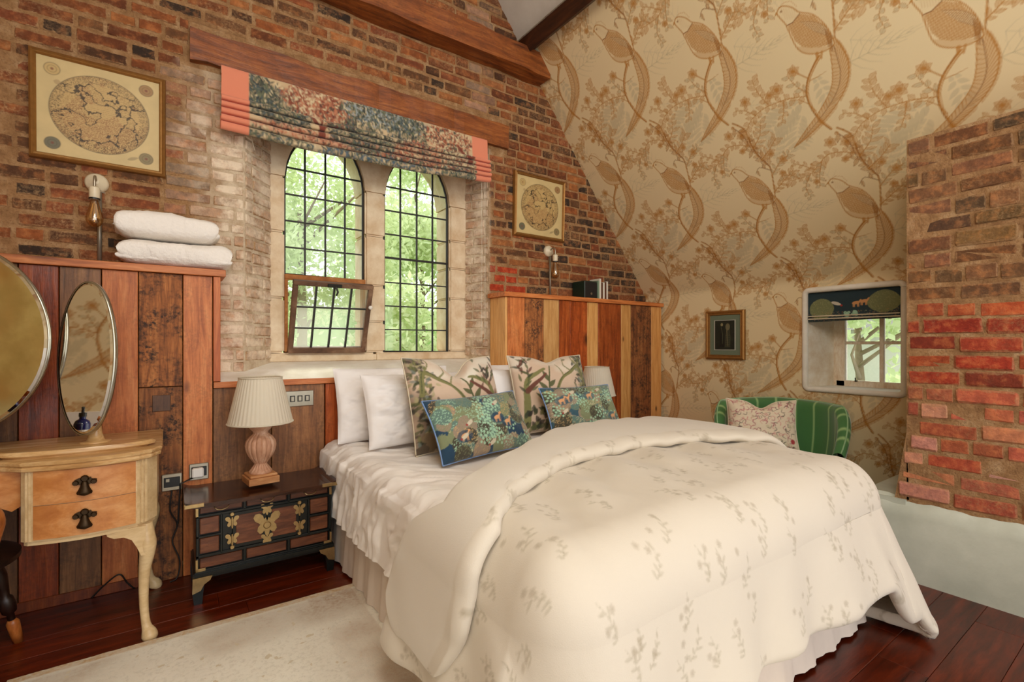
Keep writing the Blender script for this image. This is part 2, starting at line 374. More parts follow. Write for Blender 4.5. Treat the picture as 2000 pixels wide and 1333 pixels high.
plain('bark', (130, 112, 90), .9, 0, .3, 10); plain('slate', (120, 118, 114), .8, 0, .1); plain('render_wall', (205, 200, 190), .9); plain('hedge_green', (150, 185, 110), .8, 0, .3, 4)
plain('green_edge', (150, 190, 140), .9); plain('pink_piping', (222, 150, 122), .8); plain('blue_glass', (14, 24, 90), .1); plain('lawn', (120, 150, 80), .9, 0, .2, 2)
# lawn, bark etc. are outdoors
b = NB('shade_trans'); b.fin(L4((236, 228, 208)), .9); b.b.inputs['Subsurface Weight'].default_value = 0
tr = b.n('BsdfTranslucent'); tr.inputs[0].default_value = L4((236, 226, 204)); mx = b.n('MixShader'); mx.inputs[0].default_value = .3
b.t.links.new(b.b.outputs[0], mx.inputs[1]); b.t.links.new(tr.outputs[0], mx.inputs[2]); b.t.links.new(mx.outputs[0], b.out.inputs[0]); M['shade_cloth'] = b.m
b = NB('leaves'); b.fin(L4((206, 216, 176)), .8); tr = b.n('BsdfTranslucent'); tr.inputs[0].default_value = L4((222, 232, 186)); mx = b.n('MixShader'); mx.inputs[0].default_value = .5
b.t.links.new(b.b.outputs[0], mx.inputs[1]); b.t.links.new(tr.outputs[0], mx.inputs[2]); b.t.links.new(mx.outputs[0], b.out.inputs[0]); M['leaves'] = b.m
b = NB('glass'); t_ = b.n('BsdfTransparent'); t_.inputs[0].default_value = (.94, .97, .93, 1); g_ = b.n('BsdfGlossy'); g_.inputs['Roughness'].default_value = .03
fr = b.n('Fresnel'); fr.inputs[0].default_value = 1.45; mx = b.n('MixShader'); b.t.links.new(fr.outputs[0], mx.inputs[0])
b.t.links.new(t_.outputs[0], mx.inputs[1]); b.t.links.new(g_.outputs[0], mx.inputs[2]); b.t.links.new(mx.outputs[0], b.out.inputs[0]); M['glass'] = b.m
b = NB('glass_old'); t_ = b.n('BsdfTransparent'); t_.inputs[0].default_value = (.90, .93, .88, 1); g_ = b.n('BsdfTranslucent'); g_.inputs[0].default_value = (.9, .92, .86, 1)
mx = b.n('MixShader'); mx.inputs[0].default_value = .18; b.t.links.new(t_.outputs[0], mx.inputs[1]); b.t.links.new(g_.outputs[0], mx.inputs[2]); b.t.links.new(mx.outputs[0], b.out.inputs[0]); M['glass_old'] = b.m
b = NB('mirror'); co = b.pos(); M['mirror'] = b.fin((.82, .80, .74, 1), .03, 1.)
b = NB('mirror_foxed'); co = b.pos(); f = b.noise(co, 5, 6, .6); M['mirror_foxed'] = b.fin(b.ramp(f, [(.35, lin((206, 196, 140))), (.6, lin((238, 228, 176)))]), b.ramp(f, [(.3, (.22,)*3), (.7, (.06,)*3)]), 1.)
b = NB('rug_pile'); p = b.pos(); f = b.noise(p, 5, 6, .7); g = b.noise(p, 60, 5, .75)
a = b.n('Attribute', attribute_name='Col').outputs['Color']; c = b.mixc(b.ramp(g, [(.38, (.5,)*3), (.5, (0,)*3)]), a, L4((186, 178, 158)))
c = b.mixc(b.ramp(b.math('MULTIPLY', f, g), [(.2, (.4,)*3), (.33, (0,)*3)]), c, L4((240, 236, 222))); b.bump(g, .5, .006); M['rug_pile'] = b.fin(c, .95)
b = NB('green_velvet'); co = b.n('TexCoord').outputs['Object']; sp = b.n('SeparateXYZ'); b.t.links.new(co, sp.inputs[0])
at = b.n('Attribute', attribute_name='Col').outputs['Color']; M['green_velvet'] = b.fin(at, .7, Sheen_Weight=.6)
# ================================================================== STRUCTURE
XR, XL, KZ, SK = 3.93, -1.55, 1.683, 1.27        # side walls, kink height, roof slope
YB = .22                                          # face of the brick window wall
TH = math.atan(1/SK)
# ---- floor with boards
floor = MB().box((XL-.1, -5.2, -.12), (XR+.1, .3, -.02)).build('floor', M['floor_wood']); tag(floor, 'dark reddish brown polished wooden floor', kind='structure')
y = .02; rr = random.Random(4)
while y > -4.2:
    w_ = .155; x = XL
    while x < XR:
        L = min(XR-x, rr.uniform(1.5, 2.6))
        o = MB().box((-L/2+.0006, -w_/2+.0006, -.02), (L/2-.0006, w_/2-.0006, 0), .0015).build('floorboard', M['floor_wood'], floor)
        o.location = (x+L/2, y-w_/2, 0); v = rr.uniform(.8, 1.15); o.color = (v, v*.95, v*.9, 1); x += L
    y -= w_
# ---- the brick window wall
wb = MB()
wb.prism([(XL-.1, YB), (.36, YB), (.53, .42), (.53, .7), (XL-.1, .7)], 'z', 0, 2.80)
wb.prism([(2.06, YB), (XR+.2, YB), (XR+.2, .7), (1.96, .7), (1.96, .42)], 'z', 0, 2.80)
wb.box((.36, YB, 0), (2.06, .7, 1.02)); wb.box((XL-.1, YB, 2.80), (XR+.2, .7, 5.3))
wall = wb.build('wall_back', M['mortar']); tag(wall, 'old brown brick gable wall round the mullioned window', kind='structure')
BV = []
for k in range(10):
    bm = bmesh.new(); bmesh.ops.create_cube(bm, size=1)
    for v in bm.verts: v.co = Vector((v.co.x*.215, v.co.y*.05, v.co.z*.062))
    bmesh.ops.bevel(bm, geom=list(bm.edges), offset=.008, segments=1, affect='EDGES')
    r_ = random.Random(k)
    for v in bm.verts: v.co += Vector((r_.uniform(-.0035, .0035), r_.uniform(-.003, .003), r_.uniform(-.0035, .0035)))
    me = bpy.data.meshes.new('brick'); bm.to_mesh(me); bm.free(); me.materials.append(M['brick']); BV.append(me)
def lay(z0, z1, rowh, intervals, place, shade, rz, seed, jit=.004):
    """returns list of (matrix, colour)"""
    r_ = random.Random(seed); out = []; z = z0; row = 0
    while z < z1-.02:
        zc = z+rowh/2; u_off = -.6-(row % 2)*.118-r_.uniform(0, .02)
        seq = row % 4
        for (a, b) in intervals(zc):
            u = u_off
            while u < b:
                w = .225 if (seq in (0, 2) and r_.random() < .72) or (seq in (1, 3) and r_.random() < .5) else .115
                w *= r_.uniform(.95, 1.05)
                p, q = max(u, a), min(u+w, b)
                if q-p > .045:
                    uc = (p+q)/2; jz = r_.uniform(-jit, jit)
                    P = place(uc, zc+jz, r_.uniform(-.006, .004))
                    m = Matrix.Translation(P) @ Matrix.Rotation(rz+r_.uniform(-.012, .012), 4, 'Z') @ Matrix.Rotation(r_.uniform(-.018, .018), 4, 'Y') @ Matrix.Diagonal(((q-p-.012)/.215, 1, (rowh-.011)/.062*r_.uniform(.92, 1.04), 1))
                    out.append((m, shade(uc, zc, r_)))
                u += w
        z += rowh; row += 1
    return out
def put_bricks(lst, parent, limit, camp=(0, -3.03, 1.2), al=1.):
    lst = sorted(lst, key=lambda t: (t[0].translation-Vector(camp)).length)
    for i, (m, c) in enumerate(lst[:limit]):
        o = bpy.data.objects.new('brick', BV[i % 10]); COL.objects.link(o); o.matrix_world = m; o.parent = parent; o.color = c+(al,)
    rest = lst[limit:]
    if rest:
        vs, fs, cs = [], [], []
        for i, (m, c) in enumerate(rest):
            me = BV[i % 10]; o = len(vs)
            vs += [tuple(m @ v.co) for v in me.vertices]; cs += [c+(1,)]*len(me.vertices)
            fs += [tuple(k+o for k in p.vertices) for p in me.polygons]
        me = bpy.data.meshes.new('distant_bricks'); me.from_pydata(vs, [], fs)
        at = me.color_attributes.new('Col', 'FLOAT_COLOR', 'POINT'); at.data.foreach_set('color', np.array(cs, np.float32).ravel())
        me.materials.append(M['brick_far']); o = bpy.data.objects.new('distant_bricks', me); COL.objects.link(o); o.parent = parent; o['kind'] = 'stuff'
def mixl(a, b, t): return tuple(x*(1-t)+y_*t for x, y_ in zip(a, b))
def shade_back(x, z, r_):
    pal = [(158, 88, 42), (132, 72, 36), (176, 108, 56), (96, 60, 34), (66, 48, 34), (150, 80, 44), (120, 78, 44)]
    wts = [5, 4, 3, 3, 2, 3, 3]
    if x < .0 and z < 2.2: wts = [2, 3, 1, 4, 5, 2, 3]
    if x > 2.2 and z < 2.7: wts = [4, 3, 3, 4, 5, 2, 3]
    c = lin(r_.choices(pal, wts)[0]); v = r_.uniform(.8, 1.2); c = tuple(k*v for k in c)
    if 2.03 < x < 2.32 and 1.58 < z < 1.86 and r_.random() < .8: c = lin((196, 66, 28))
    if x < .36 and z < 1.55 and r_.random() < .5: c = lin((190, 84, 44))
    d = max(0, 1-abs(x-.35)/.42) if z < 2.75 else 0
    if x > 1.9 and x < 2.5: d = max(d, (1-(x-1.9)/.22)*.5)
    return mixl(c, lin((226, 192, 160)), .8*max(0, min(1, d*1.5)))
slope_x = lambda z: XR if z < KZ else XR-(z-KZ)/SK
def iv_back(z):
    a = XL+.25 if z < 2.2 else XL+max(0, (z-KZ)/SK)-.1
    b = slope_x(z)+.05; segs = [(a, b)]
    def cut(s, p, q): return [t for (u, v) in s for t in ((u, min(v, p)), (max(u, q), v)) if t[1]-t[0] > .04]
    if z < 1.55: segs = cut(segs, -9, .2); segs = cut(segs, 2.0, 99)
    if z < 2.80: segs = cut(segs, .36, 2.06)
    if 2.75 < z < 2.99: segs = cut(segs, .09, 2.23)
    if 3.37 < z < 3.58: segs = cut(segs, -9, 2.52)
    return segs
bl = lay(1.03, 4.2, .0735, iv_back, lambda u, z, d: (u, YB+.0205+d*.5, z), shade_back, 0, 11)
# splayed reveals of the window
def reveal(p0, p1, seed, rng):
    L = math.hypot(p1[0]-p0[0], p1[1]-p0[1]); dx, dy = (p1[0]-p0[0])/L, (p1[1]-p0[1])/L; an = math.atan2(dy, dx)
    def pl(u, z, d): return (p0[0]+dx*u, p0[1]+dy*u, z)
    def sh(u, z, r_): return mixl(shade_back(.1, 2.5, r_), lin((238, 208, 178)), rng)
    n = Vector((dy, -dx, 0))*1
    if n.y > 0: n = -n
    out = []
    for m, c in lay(1.1, 2.79, .0735, lambda z: [(0, L)], pl, sh, an, seed):
        out.append((Matrix.Translation(-n*.0185) @ m, c))
    return out
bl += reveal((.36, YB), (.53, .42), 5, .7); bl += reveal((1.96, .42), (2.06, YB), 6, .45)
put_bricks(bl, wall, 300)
# sill of white plaster
s_ = MB().prism([(.001, 1.0), (YB, 1.04), (.43, 1.085), (.43, .975), (.001, .975)], 'x', .222, 2.068)
tag(s_.build('trim_1', M['white_plaster']), 'sloping white plastered window sill', kind='structure')
# oak lintel and collar beam
def rough_beam(name, lo, hi, mat, label, n=26, amp=.012, seed=0):
    ax = 0 if hi[0]-lo[0] > hi[1]-lo[1] else 1; r_ = random.Random(seed); mb = MB(); rings = []
    for i in range(n+1):
        t = i/n; p = lo[ax]+(hi[ax]-lo[ax])*t; ring = []
        o = 1-ax
        for (a, c) in ((0, 0), (.5, 0), (1, 0), (1, 1), (.5, 1), (0, 1)):
            q = [0, 0, 0]; q[ax] = p; q[o] = lo[o]+(hi[o]-lo[o])*a; q[2] = lo[2]+(hi[2]-lo[2])*c
            q[o] += r_.uniform(-1, 1)*amp*.4; q[2] += (noise.noise((p*3+seed, a*9, c*5))*amp*2) if 0 < i < n else 0
            ring.append(tuple(q))
        rings.append(ring)
    vs = [p for r in rings for p in r]; fs = [[i*6+k, i*6+(k+1) % 6, (i+1)*6+(k+1) % 6, (i+1)*6+k] for i in range(n) for k in range(6)]
    fs += [[0, 1, 2, 3, 4, 5], [n*6+k for k in range(6)][::-1]]; mb.add(vs, fs)
    return tag(mb.build(name, M[mat], smooth=False), label, kind='structure')
rough_beam('trim_2', (.09, .185, 2.775), (2.23, .45, 2.955), 'oak_beam', 'rough oak lintel above the roman blind', seed=3)
rough_beam('trim_3', (XL+.6, .06, 3.39), (2.56, .24, 3.57), 'oak_beam', 'long oak beam high across the brick wall', seed=8)
# mortar fillet above lintel
r_ = random.Random(2); mb = MB()
for k in range(16): 
    x = .08+k*.135; mb.box((x, YB-.012, 2.955), (x+.15, YB+.04, 2.985+r_.uniform(0, .02)), .008)
mb.build('mortar_fillet', M['mortar'], wall)
# ---- WINDOW 1 (mullioned stone window)
win = thing('window_1', 'leaded two-light stone window with pointed heads', None); del_ = win.pop('category', None) if 'category' in win else None; win['kind'] = 'structure'
LX = [(.611, 1.141), (1.288, 1.818)]; Z0 = 1.143; YS, YG = .415, .455
AP = [(0, 2.30), (.012, 2.39), (.035, 2.46), (.07, 2.53), (.12, 2.585), (.18, 2.645), (.265, 2.73)]
def arch_z(x, x0, x1):
    d = min(x-x0, x1-x)
    if d <= 0: return AP[0][1]
    for (a, za), (b_, zb) in zip(AP, AP[1:]):
        if d <= b_: return za+(zb-za)*(d-a)/(b_-a)
    return AP[-1][1]
def stone(x0, x1, z0, z1, v=None):
    o = MB().box((x0, YS, z0+.0015), (x1, .66, z1-.0015), .012, seg=2).build('stone_block', M['stone'], win)
zs = [[1.143, 1.50, 1.93, 2.30], [1.143, 1.36, 1.62, 1.98, 2.30], [1.143, 1.56, 1.80, 2.02, 2.30]]
for (x0, x1), zz in zip(((.50, .611), (1.141, 1.288), (1.818, 1.99)), zs):
    for a, c in zip(zz, zz[1:]): stone(x0, x1, a, c)
stone(.50, 1.215, 1.075, 1.143); stone(1.215, 1.99, 1.075, 1.143)
def head(xa, xb, left_of, right_of):
    """head stone spanning xa..xb; arch halves cut into it"""
    pts = [(xa, 2.81)]; 
    if left_of is None: pts += [(xa, 2.30)]
    else:
        x0, x1 = left_of   # stone starts at the apex of this light, follows its right half down
        pts += [(xa, 2.73)]+[(x1-d, z) for d, z in AP[::-1][1:]]
    if right_of is not None:
        x0, x1 = right_of; pts += [(x0+d, z) for d, z in AP]
    else: pts += [(xb, 2.30)]
    pts += [(xb, 2.81)]
    MB().prism(pts, 'y', YS, .66).build('head_stone', M['stone'], win)
c0, c1 = .876, 1.553
head(.50, c0-.001, None, LX[0]); head(c0+.001, c1-.001, LX[0], LX[1]); head(c1+.001, 1.99, LX[1], None)
# panes and lead
RZ = [1.143, 1.31, 1.485, 1.66, 1.843, 2.018, 2.194, 2.37, 2.567, 2.74]
def panes_of(x0, x1, rows, par):
    cw = (x1-x0)/4
    for a, c in zip(rows, rows[1:]):
        for k in range(4):
            xa, xb = x0+cw*k+.003, x0+cw*(k+1)-.003; top = [(xb-(xb-xa)*t/4, min(c-.003, arch_z(xb-(xb-xa)*t/4, x0, x1)-.002)) for t in range(5)]
            if max(z for _, z in top)-a < .02: continue
            top = [(x, max(z, a+.006)) for x, z in top]
            MB().prism([(xa, a+.003), (xb, a+.003)]+top, 'y', YG-.0015, YG+.0015).build('pane', M['glass'], par)
    for k in range(5):
        x = x0+cw*k; x = min(max(x, x0+.006), x1-.006)
        MB().box((x-.0055, YG-.006, rows[0]), (x+.0055, YG+.006, arch_z(x, x0, x1)-.002)).build('glazing_bar', M['lead'], par)
    for c in rows[1:]:
        xs = [x0+(x1-x0)*t/60 for t in range(61)]; ok = [x for x in xs if arch_z(x, x0, x1) > c+.01] if c < 2.73 else []
        if ok: MB().box((ok[0], YG-.009, c-.0045), (ok[-1], YG+.004, c+.0045)).build('glazing_bar', M['lead'], par)
        
    pts = [(x0+.004, YG-.004, rows[0])]+[(x0+.004+d, YG-.004, z-.004) for d, z in AP]+[(x1-.004-d, YG-.004, z-.004) for d, z in AP[::-1]]+[(x1-.004, YG-.004, rows[0]), (x0+.004, YG-.004, rows[0]+.003)]
    MB().tube(pts, .008, 6).build('glazing_frame', M['lead'], par)
panes_of(*LX[1], RZ, win); panes_of(*LX[0], RZ[3:], win)
MB().box((1.288, YG-.012, 1.836), (1.818, YG+.006, 1.85)).build('saddle_bar', M['iron'], win)
# raw wooden surround of the open light
fr = MB(); x0, x1 = LX[0]
fr.box((x0, .405, 1.628), (x1, .47, 1.66), .004); fr.box((x0, .41, 1.143), (x0+.02, .47, 1.63), .003); fr.box((x1-.02, .41, 1.143), (x1, .47, 1.63), .003); fr.box((x0, .41, 1.143), (x1, .47, 1.155), .003)
tag(fr.build('light_frame', M['raw_frame'], win), 'raw orange-brown wooden frame of the opening light')
cs = MB(); w, h = .505, .49; t_ = .03
cs.box((0, -.02, 0), (w, .02, t_+.008), .004); cs.box((0, -.02, h-t_), (w, .02, h), .004); cs.box((0, -.019, t_), (t_, .019, h-t_), .004); cs.box((w-t_, -.019, t_), (w, .019, h-t_), .004)
ca = cs.build('casement', M['weathered'], win); tag(ca, 'dark weathered hopper casement tilted inwards')
ca.location = (.625, .40, 1.147); ca.rotation_euler = (math.radians(22), 0, 0)
cw, rh = (w-2*t_)/4, (h-2*t_)/3
for i in range(4):
    for j in range(3):
        MB().box((t_+cw*i+.003, -.002, t_+rh*j+.004), (t_+cw*(i+1)-.003, .002, t_+rh*(j+1)-.003)).build('pane', M['glass_old'], ca)
    if i: MB().box((t_+cw*i-.006, -.007, t_), (t_+cw*i+.006, .007, h-t_)).build('glazing_bar', M['lead'], ca)
for j in (1, 2): MB().box((t_, -.006, t_+rh*j-.005), (w-t_, .006, t_+rh*j+.005)).build('glazing_bar', M['lead'], ca)
mb = MB().box((w/2-.05, -.03, h-.028), (w/2+.04, -.02, h-.004), .003); mb.tube([(w/2, -.03, h-.02), (w/2+.012, -.045, h-.05), (w/2+.006, -.04, h-.075)], .006, 6); mb.build('latch', M['iron'], ca)
MB().lathe([(.004, 0), (.012, .004), (.014, .014), (.006, .022)], (w-.01, -.02, .34), 10, rot=Matrix.Rotation(PI/2, 3, 'X')).build('stay_knob', M['plastic_white'], ca)
# ---- WALLPAPER (printed pattern drawn into point colours)
base = lin((232, 212, 168)); OC = lin((186, 126, 46)); OD = lin((136, 86, 34)); GR = lin((206, 190, 152)); GR2 = lin((188, 172, 134)); PK = lin((198, 152, 96))
TW, THH, DROP = .573, 1.068, .25
C = Can(TW, THH, .0026, base, True, DROP)
rw = random.Random(12)
def reed(x, y, ang, ln, n, c, al, spread=1.0, r=.0022):
    for i in range(n):
        t = i/(n-1); x1, y1 = x+math.cos(ang)*ln*t, y+math.sin(ang)*ln*t
        for sg in (-1, 1):
            a2 = ang+sg*(spread*(1-t)*.9+.25); l2 = ln*(.5-.25*t)
            C.line([(x1, y1), (x1+math.cos(a2)*l2*.5, y1+math.sin(a2)*l2*.5), (x1+math.cos(a2-sg*.15)*l2, y1+math.sin(a2-sg*.15)*l2)], r, .0008, c, al)
    C.line([(x, y), (x+math.cos(ang)*ln, y+math.sin(ang)*ln)], r*1.2, .001, c, al)
def bigleaf(pts, wd, c, al):
    n = len(pts)-1
    for i in range(0, n, 1):
        x, y = pts[i]; dx, dy = pts[i+1][0]-x, pts[i+1][1]-y; an = math.atan2(dy, dx); t = i/n
        for sg in (-1, 1): C.leaf(x, y, an+sg*.95, wd*math.sin(PI*(.15+.8*t))*1.2, .0125, c, al)
    C.line(pts, .004, .002, base, .8)
def leafy(pts, n, ln, wd, c, edge, al=.45, eal=.8, sp=.8, stem=True, r=.0028):
    P = spline(pts, max(8, n))
    if stem: C.line(P, r, r*.5, edge, .9)
    m = len(P)-1
    for i in range(n):
        t = (i+.5)/n*m; k = min(int(t), m-1); x = P[k][0]+(P[k+1][0]-P[k][0])*(t-k); y = P[k][1]+(P[k+1][1]-P[k][1])*(t-k)
        an = math.atan2(P[k+1][1]-P[k][1], P[k+1][0]-P[k][0]); sg = 1 if i % 2 else -1
        C.leaf(x, y, an+sg*sp*rw.uniform(.7, 1.3), ln*rw.uniform(.7, 1.2), wd*rw.uniform(.8, 1.2), c, al, edge, eal)
def flower(x, y, r, c, edge, al=.5, n=6):
    for k in range(n):
        a = 2*PI*k/n+.3; C.leaf(x, y, a, r*1.15, r*.42, c, al, edge, .75)
    C.blob(x, y, r*.36, r*.36, edge, .7); C.blob(x, y, r*.62, r*.6, edge, .6, ring=.0012)
def berry(x, y, r, c): C.blob(x, y, r, r, c, .5); C.blob(x, y, r, r, c, .9, ring=.0014)
# background greys
bigleaf(spline([(-.02, -.52), (-.12, -.56), (-.22, -.62), (-.33, -.74)], 12), .12, GR, .75)
bigleaf(spline([(-.03, -.60), (-.08, -.68), (-.10, -.80)], 9), .10, GR, .55)
bigleaf(spline([(.30, .02), (.36, .12), (.36, .24)], 8), .08, GR, .5)
bigleaf(spline([(.10, -.42), (.12, -.52), (.13, -.60)], 7), .06, GR, .7)
reed(-.30, -.16, .1, .26, 7, GR2, .6, .8); reed(.30, -.30, -.5, .18, 5, GR, .6); reed(-.2, -.78, 2.2, .2, 6, GR, .55); reed(.02, .02, 1.9, .14, 5, GR, .5)
reed(.35, -.02, .5, .14, 6, GR2, .65); reed(.24, -.66, -.3, .16, 5, GR, .5)
# main stems and foliage
stem = spline([(.234, -.257), (.261, -.111), (.265, -.029), (.231, .028), (.205, .11), (.197, .203), (.185, .275), (.13, .33)], 20)
C.line(stem, .0045, .006, OC, .75); C.line([(x+.003, y) for x, y in stem], .0012, .0012, OD, .7)
leafy([(.265, -.03), (.24, .03), (.205, .11), (.195, .2)], 12, .062, .011, OC, OD, .4, .8, .8)
leafy([(.24, -.22), (.32, -.16), (.40, -.10)], 12, .05, .009, OC, OC, .4, .9); leafy([(.262, -.1), (.33, -.03), (.40, .01)], 12, .05, .009, GR2, OC, .5, .8)
leafy([(.23, .03), (.30, .08), (.36, .14)], 10, .055, .010, PK, OC, .4, .8); leafy([(.20, .12), (.27, .19), (.30, .27)], 9, .06, .011, PK, OC, .4, .8)
leafy([(.265, -.06), (.20, -.02), (.165, -.055)], 2, .045, .009, OC, OD, .5)
leafy([(.197, .14), (.117, .177), (.042, .184), (-.018, .138), (-.08, .089), (-.151, .081), (-.222, .082)], 22, .052, .0125, PK, OC, .5, .85, .9)
leafy([(.0, .15), (-.03, .07), (-.05, -.01)], 9, .042, .011, GR2, OC, .5, .8); leafy([(-.08, .09), (-.13, .01), (-.12, -.07)], 9, .040, .011, GR2, OC, .5, .8)
leafy([(-.05, .11), (-.11, .16), (-.16, .19)], 7, .04, .010, PK, OC, .4); leafy([(-.15, .08), (-.2, .12), (-.25, .13)], 6, .04, .01, GR2, OC, .4)
for x, y, r in ((.16, .234, .036), (.075, .256, .034), (.128, .127, .022), (-.007, -.333, .034), (-.32, -.39, .034), (-.12, -.396, .040), (-.17, -.41, .028), (-.06, .03, .022), (-.21, .24, .026), (.33, -.1, .022), (.30, .05, .024)):
    flower(x, y, r, PK, OC)
# low branch
leafy([(.034, -.50), (-.078, -.472), (-.211, -.47), (-.316, -.51), (-.373, -.574)], 20, .05, .013, PK, OC, .45, .85, .9)
leafy([(-.19, -.462), (-.228, -.363), (-.234, -.282)], 9, .052, .014, PK, OC, .5, .85); leafy([(-.1, -.47), (-.12, -.54), (-.15, -.6)], 7, .045, .012, PK, OC, .4)
leafy([(.03, -.48), (-.01, -.42), (-.04, -.35)], 6, .045, .011, GR2, OC, .5); leafy([(-.28, -.5), (-.34, -.44), (-.4, -.42)], 6, .04, .011, PK, OC, .4)
leafy([(.12, -.764), (.17, -.84), (.185, -.93), (.2, -.98)], 8, .05, .011, OC, OD, .5)
# branch the bird stands on
br = spline([(.144, -.315), (.116, -.34), (.062, -.407), (.033, -.482), (.034, -.57), (.062, -.665), (.1, -.734)], 24)
C.line(br, .010, .0075, OC, .8); C.line([(x+.004, y) for x, y in br], .0022, .002, base, .55); C.line([(x-.007, y) for x, y in br], .0015, .0015, OD, .8)
C.line([(.062, -.407), (.02, -.36), (-.0, -.335)], .004, .003, OC, .8); C.line([(.062, -.42), (.11, -.415), (.155, -.405)], .003, .001, OC, .8)
C.line([(.05, -.60), (.02, -.54), (-.02, -.50), (-.06, -.49)], .003, .002, OC, .8); berry(.12, -.77, .010, OC)
# tail
to = spline([(.237, -.258), (.257, -.322), (.267, -.404), (.242, -.501), (.181, -.585), (.106, -.649), (.039, -.695), (-.049, -.746), (-.127, -.778)], 32)
ti = spline([(.200, -.292), (.182, -.427), (.149, -.515), (.066, -.609), (-.036, -.696), (-.127, -.778)], 32)
n = min(len(to), len(ti)); C.poly(to+ti[::-1], OC, .42)
C.line(to, .003, .0015, OC, .9); C.line(ti, .0025, .0015, OC, .9)
mid = [((to[i*len(to)//n][0]+ti[i*len(ti)//n][0])/2, (to[i*len(to)//n][1]+ti[i*len(ti)//n][1])/2) for i in range(n)]
C.line(mid, .0028, .0015, OD, .7)
for i in range(1, n-2):
    a, b_, m_ = to[i*len(to)//n], ti[i*len(ti)//n], mid[min(i+2, n-1)]
    C.line([a, m_], .0022, .001, OC, .8); C.line([b_, m_], .0022, .001, OC, .8)
    if i < n-4: C.leaf(a[0], a[1], math.atan2(mid[i+2][1]-mid[i][1], mid[i+2][0]-mid[i][0])+.35, .035, .006, OC, .25, OC, .6)
# bird
bd = spline([(0, 0), (.02, .02), (.045, .017), (.081, -.01), (.108, -.05), (.167, -.095), (.209, -.175), (.226, -.255), (.221, -.289), (.162, -.299), (.113, -.285), (.071, -.257), (.046, -.21), (.034, -.126), (.028, -.075), (.010, -.03), (0, 0)], 60)
C.poly(bd, base, 1.)
C.poly([(.034, -.08), (.064, -.083), (.108, -.058), (.167, -.1), (.209, -.182), (.224, -.255), (.215, -.275), (.162, -.27), (.113, -.25), (.075, -.225), (.05, -.18)], OC, .8, tex=lambda X, Y: .55+.45*(np.sin((X*.8+Y*.6)*520)*np.sin((X*.6-Y*.8)*520) > -.1))
C.poly([(.046, -.21), (.075, -.225), (.113, -.25), (.162, -.27), (.221, -.285), (.162, -.299), (.113, -.285), (.071, -.257)], OC, .35)
C.line(bd, .0028, .0028, OC, .95); C.line([(.032, -.084), (.064, -.083), (.108, -.058)], .0025, .0025, OD, .9)
for k in range(11):
    t = k/10; C.line(spline([(.100+.05*t, -.10-.02*t-.055*t), (.165+.045*t, -.135-.10*t), (.212, -.19-.08*t)], 8), .0016, .0016, base if k % 2 else OD, .65)
for k in range(7): C.line([(.03+.011*k, .012-.006*k), (.033+.010*k, -.05-.004*k)], .0012, .0012, OC, .45)
C.blob(.024, -.002, .006, .005, OD, .9); C.line([(0, 0), (-.012, -.010)], .005, .001, OC, .9)
C.line([(.02, .02), (.05, .034), (.085, .022), (.105, -.02)], .0015, .001, OC, .7)
for k in range(7): C.leaf(.2, -.19-.012*k, -1.1-.05*k, .06, .007, OC, .3, OD, .6)
C.line([(.135, -.295), (.128, -.325)], .010, .005, OC, .8)
C.line([(.160, -.295), (.150, -.33)], .006, .004, OC, .7); C.line([(.05, -.665), (.10, -.735)], .006, .004, OC, .7)
WP = C
def wp_pos(s):
    R = .10; tl = R*math.tan(TH/2); s1 = KZ-tl; al = R*TH
    s = np.asarray(s); x = np.full(s.shape, XR); z = s.copy()
    m = (s > s1) & (s < s1+al); a = (s[m]-s1)/R; x[m] = XR-R*(1-np.cos(a)); z[m] = s1+R*np.sin(a)
    m = s >= s1+al; q = s[m]-s1-al; x[m] = XR-R*(1-math.cos(TH))-q*math.sin(TH); z[m] = s1+R*math.sin(TH)+q*math.cos(TH)
    return x, z
def paper(name, a0, a1, s0, s1, da, ds, hole=None, mirror=False, parent=None):
    A = np.linspace(a0, a1, int((a1-a0)/da)+1); S = np.linspace(s0, s1, int((s1-s0)/ds)+1)
    x, z = wp_pos(S); P = np.zeros((len(S), len(A), 3)); P[..., 0] = x[:, None]; P[..., 1] = -A[None, :]; P[..., 2] = z[:, None]
    if mirror: P[..., 0] = XL+XR-P[..., 0]
    SA, SS = np.meshgrid(A, S)
    col = WP.sample(SA-1.63, SS-2.396)   # a bird's beak stands at a = 1.63, s = 2.396
    o = gridmesh(name, P, M['wallpaper'], parent, col, smooth=True, flip=mirror)
    if hole:
        bm = bmesh.new(); bm.from_mesh(o.data); h = hole
        bmesh.ops.delete(bm, geom=[f for f in bm.faces if h[0] < -f.calc_center_median().y < h[1] and h[2] < f.calc_center_median().z < h[3]], context='FACES')
        bm.to_mesh(o.data); bm.free()
    return o
wr = thing('wall_right', 'sloping wall papered with golden pheasants and foliage', None); wr['kind'] = 'structure'
paper('papered_upright', -.22, 2.3, .2, KZ-.06, .0052, .0052, hole=(1.295, 1.905, .865, 1.605), parent=wr)
paper('papered_slope', -.22, 2.95, KZ-.06, 4.25, .0052, .0052, parent=wr)
o = paper('papered_far', 2.95, 5.2, 0, 4.25, .02, .02, parent=wr); paper('papered_foot', -.22, 2.95, 0, .2, .02, .02, parent=wr)
wl = thing('wall_left', 'papered wall at the left seen in the mirrors', None); wl['kind'] = 'structure'
for k in range(13): MB().box((XL-.1, -5.2+k*.41, 0), (XL+.006, -5.2+k*.41+.406, .86), .002).build('dado_panel', M['plastic_white'], wl)
paper('papered_side', -.22, 1.6, .86, 4.0, .008, .008, mirror=True, parent=wl); paper('papered_side_far', 1.6, 5.2, .86, 4.25, .03, .03, mirror=True, parent=wl)
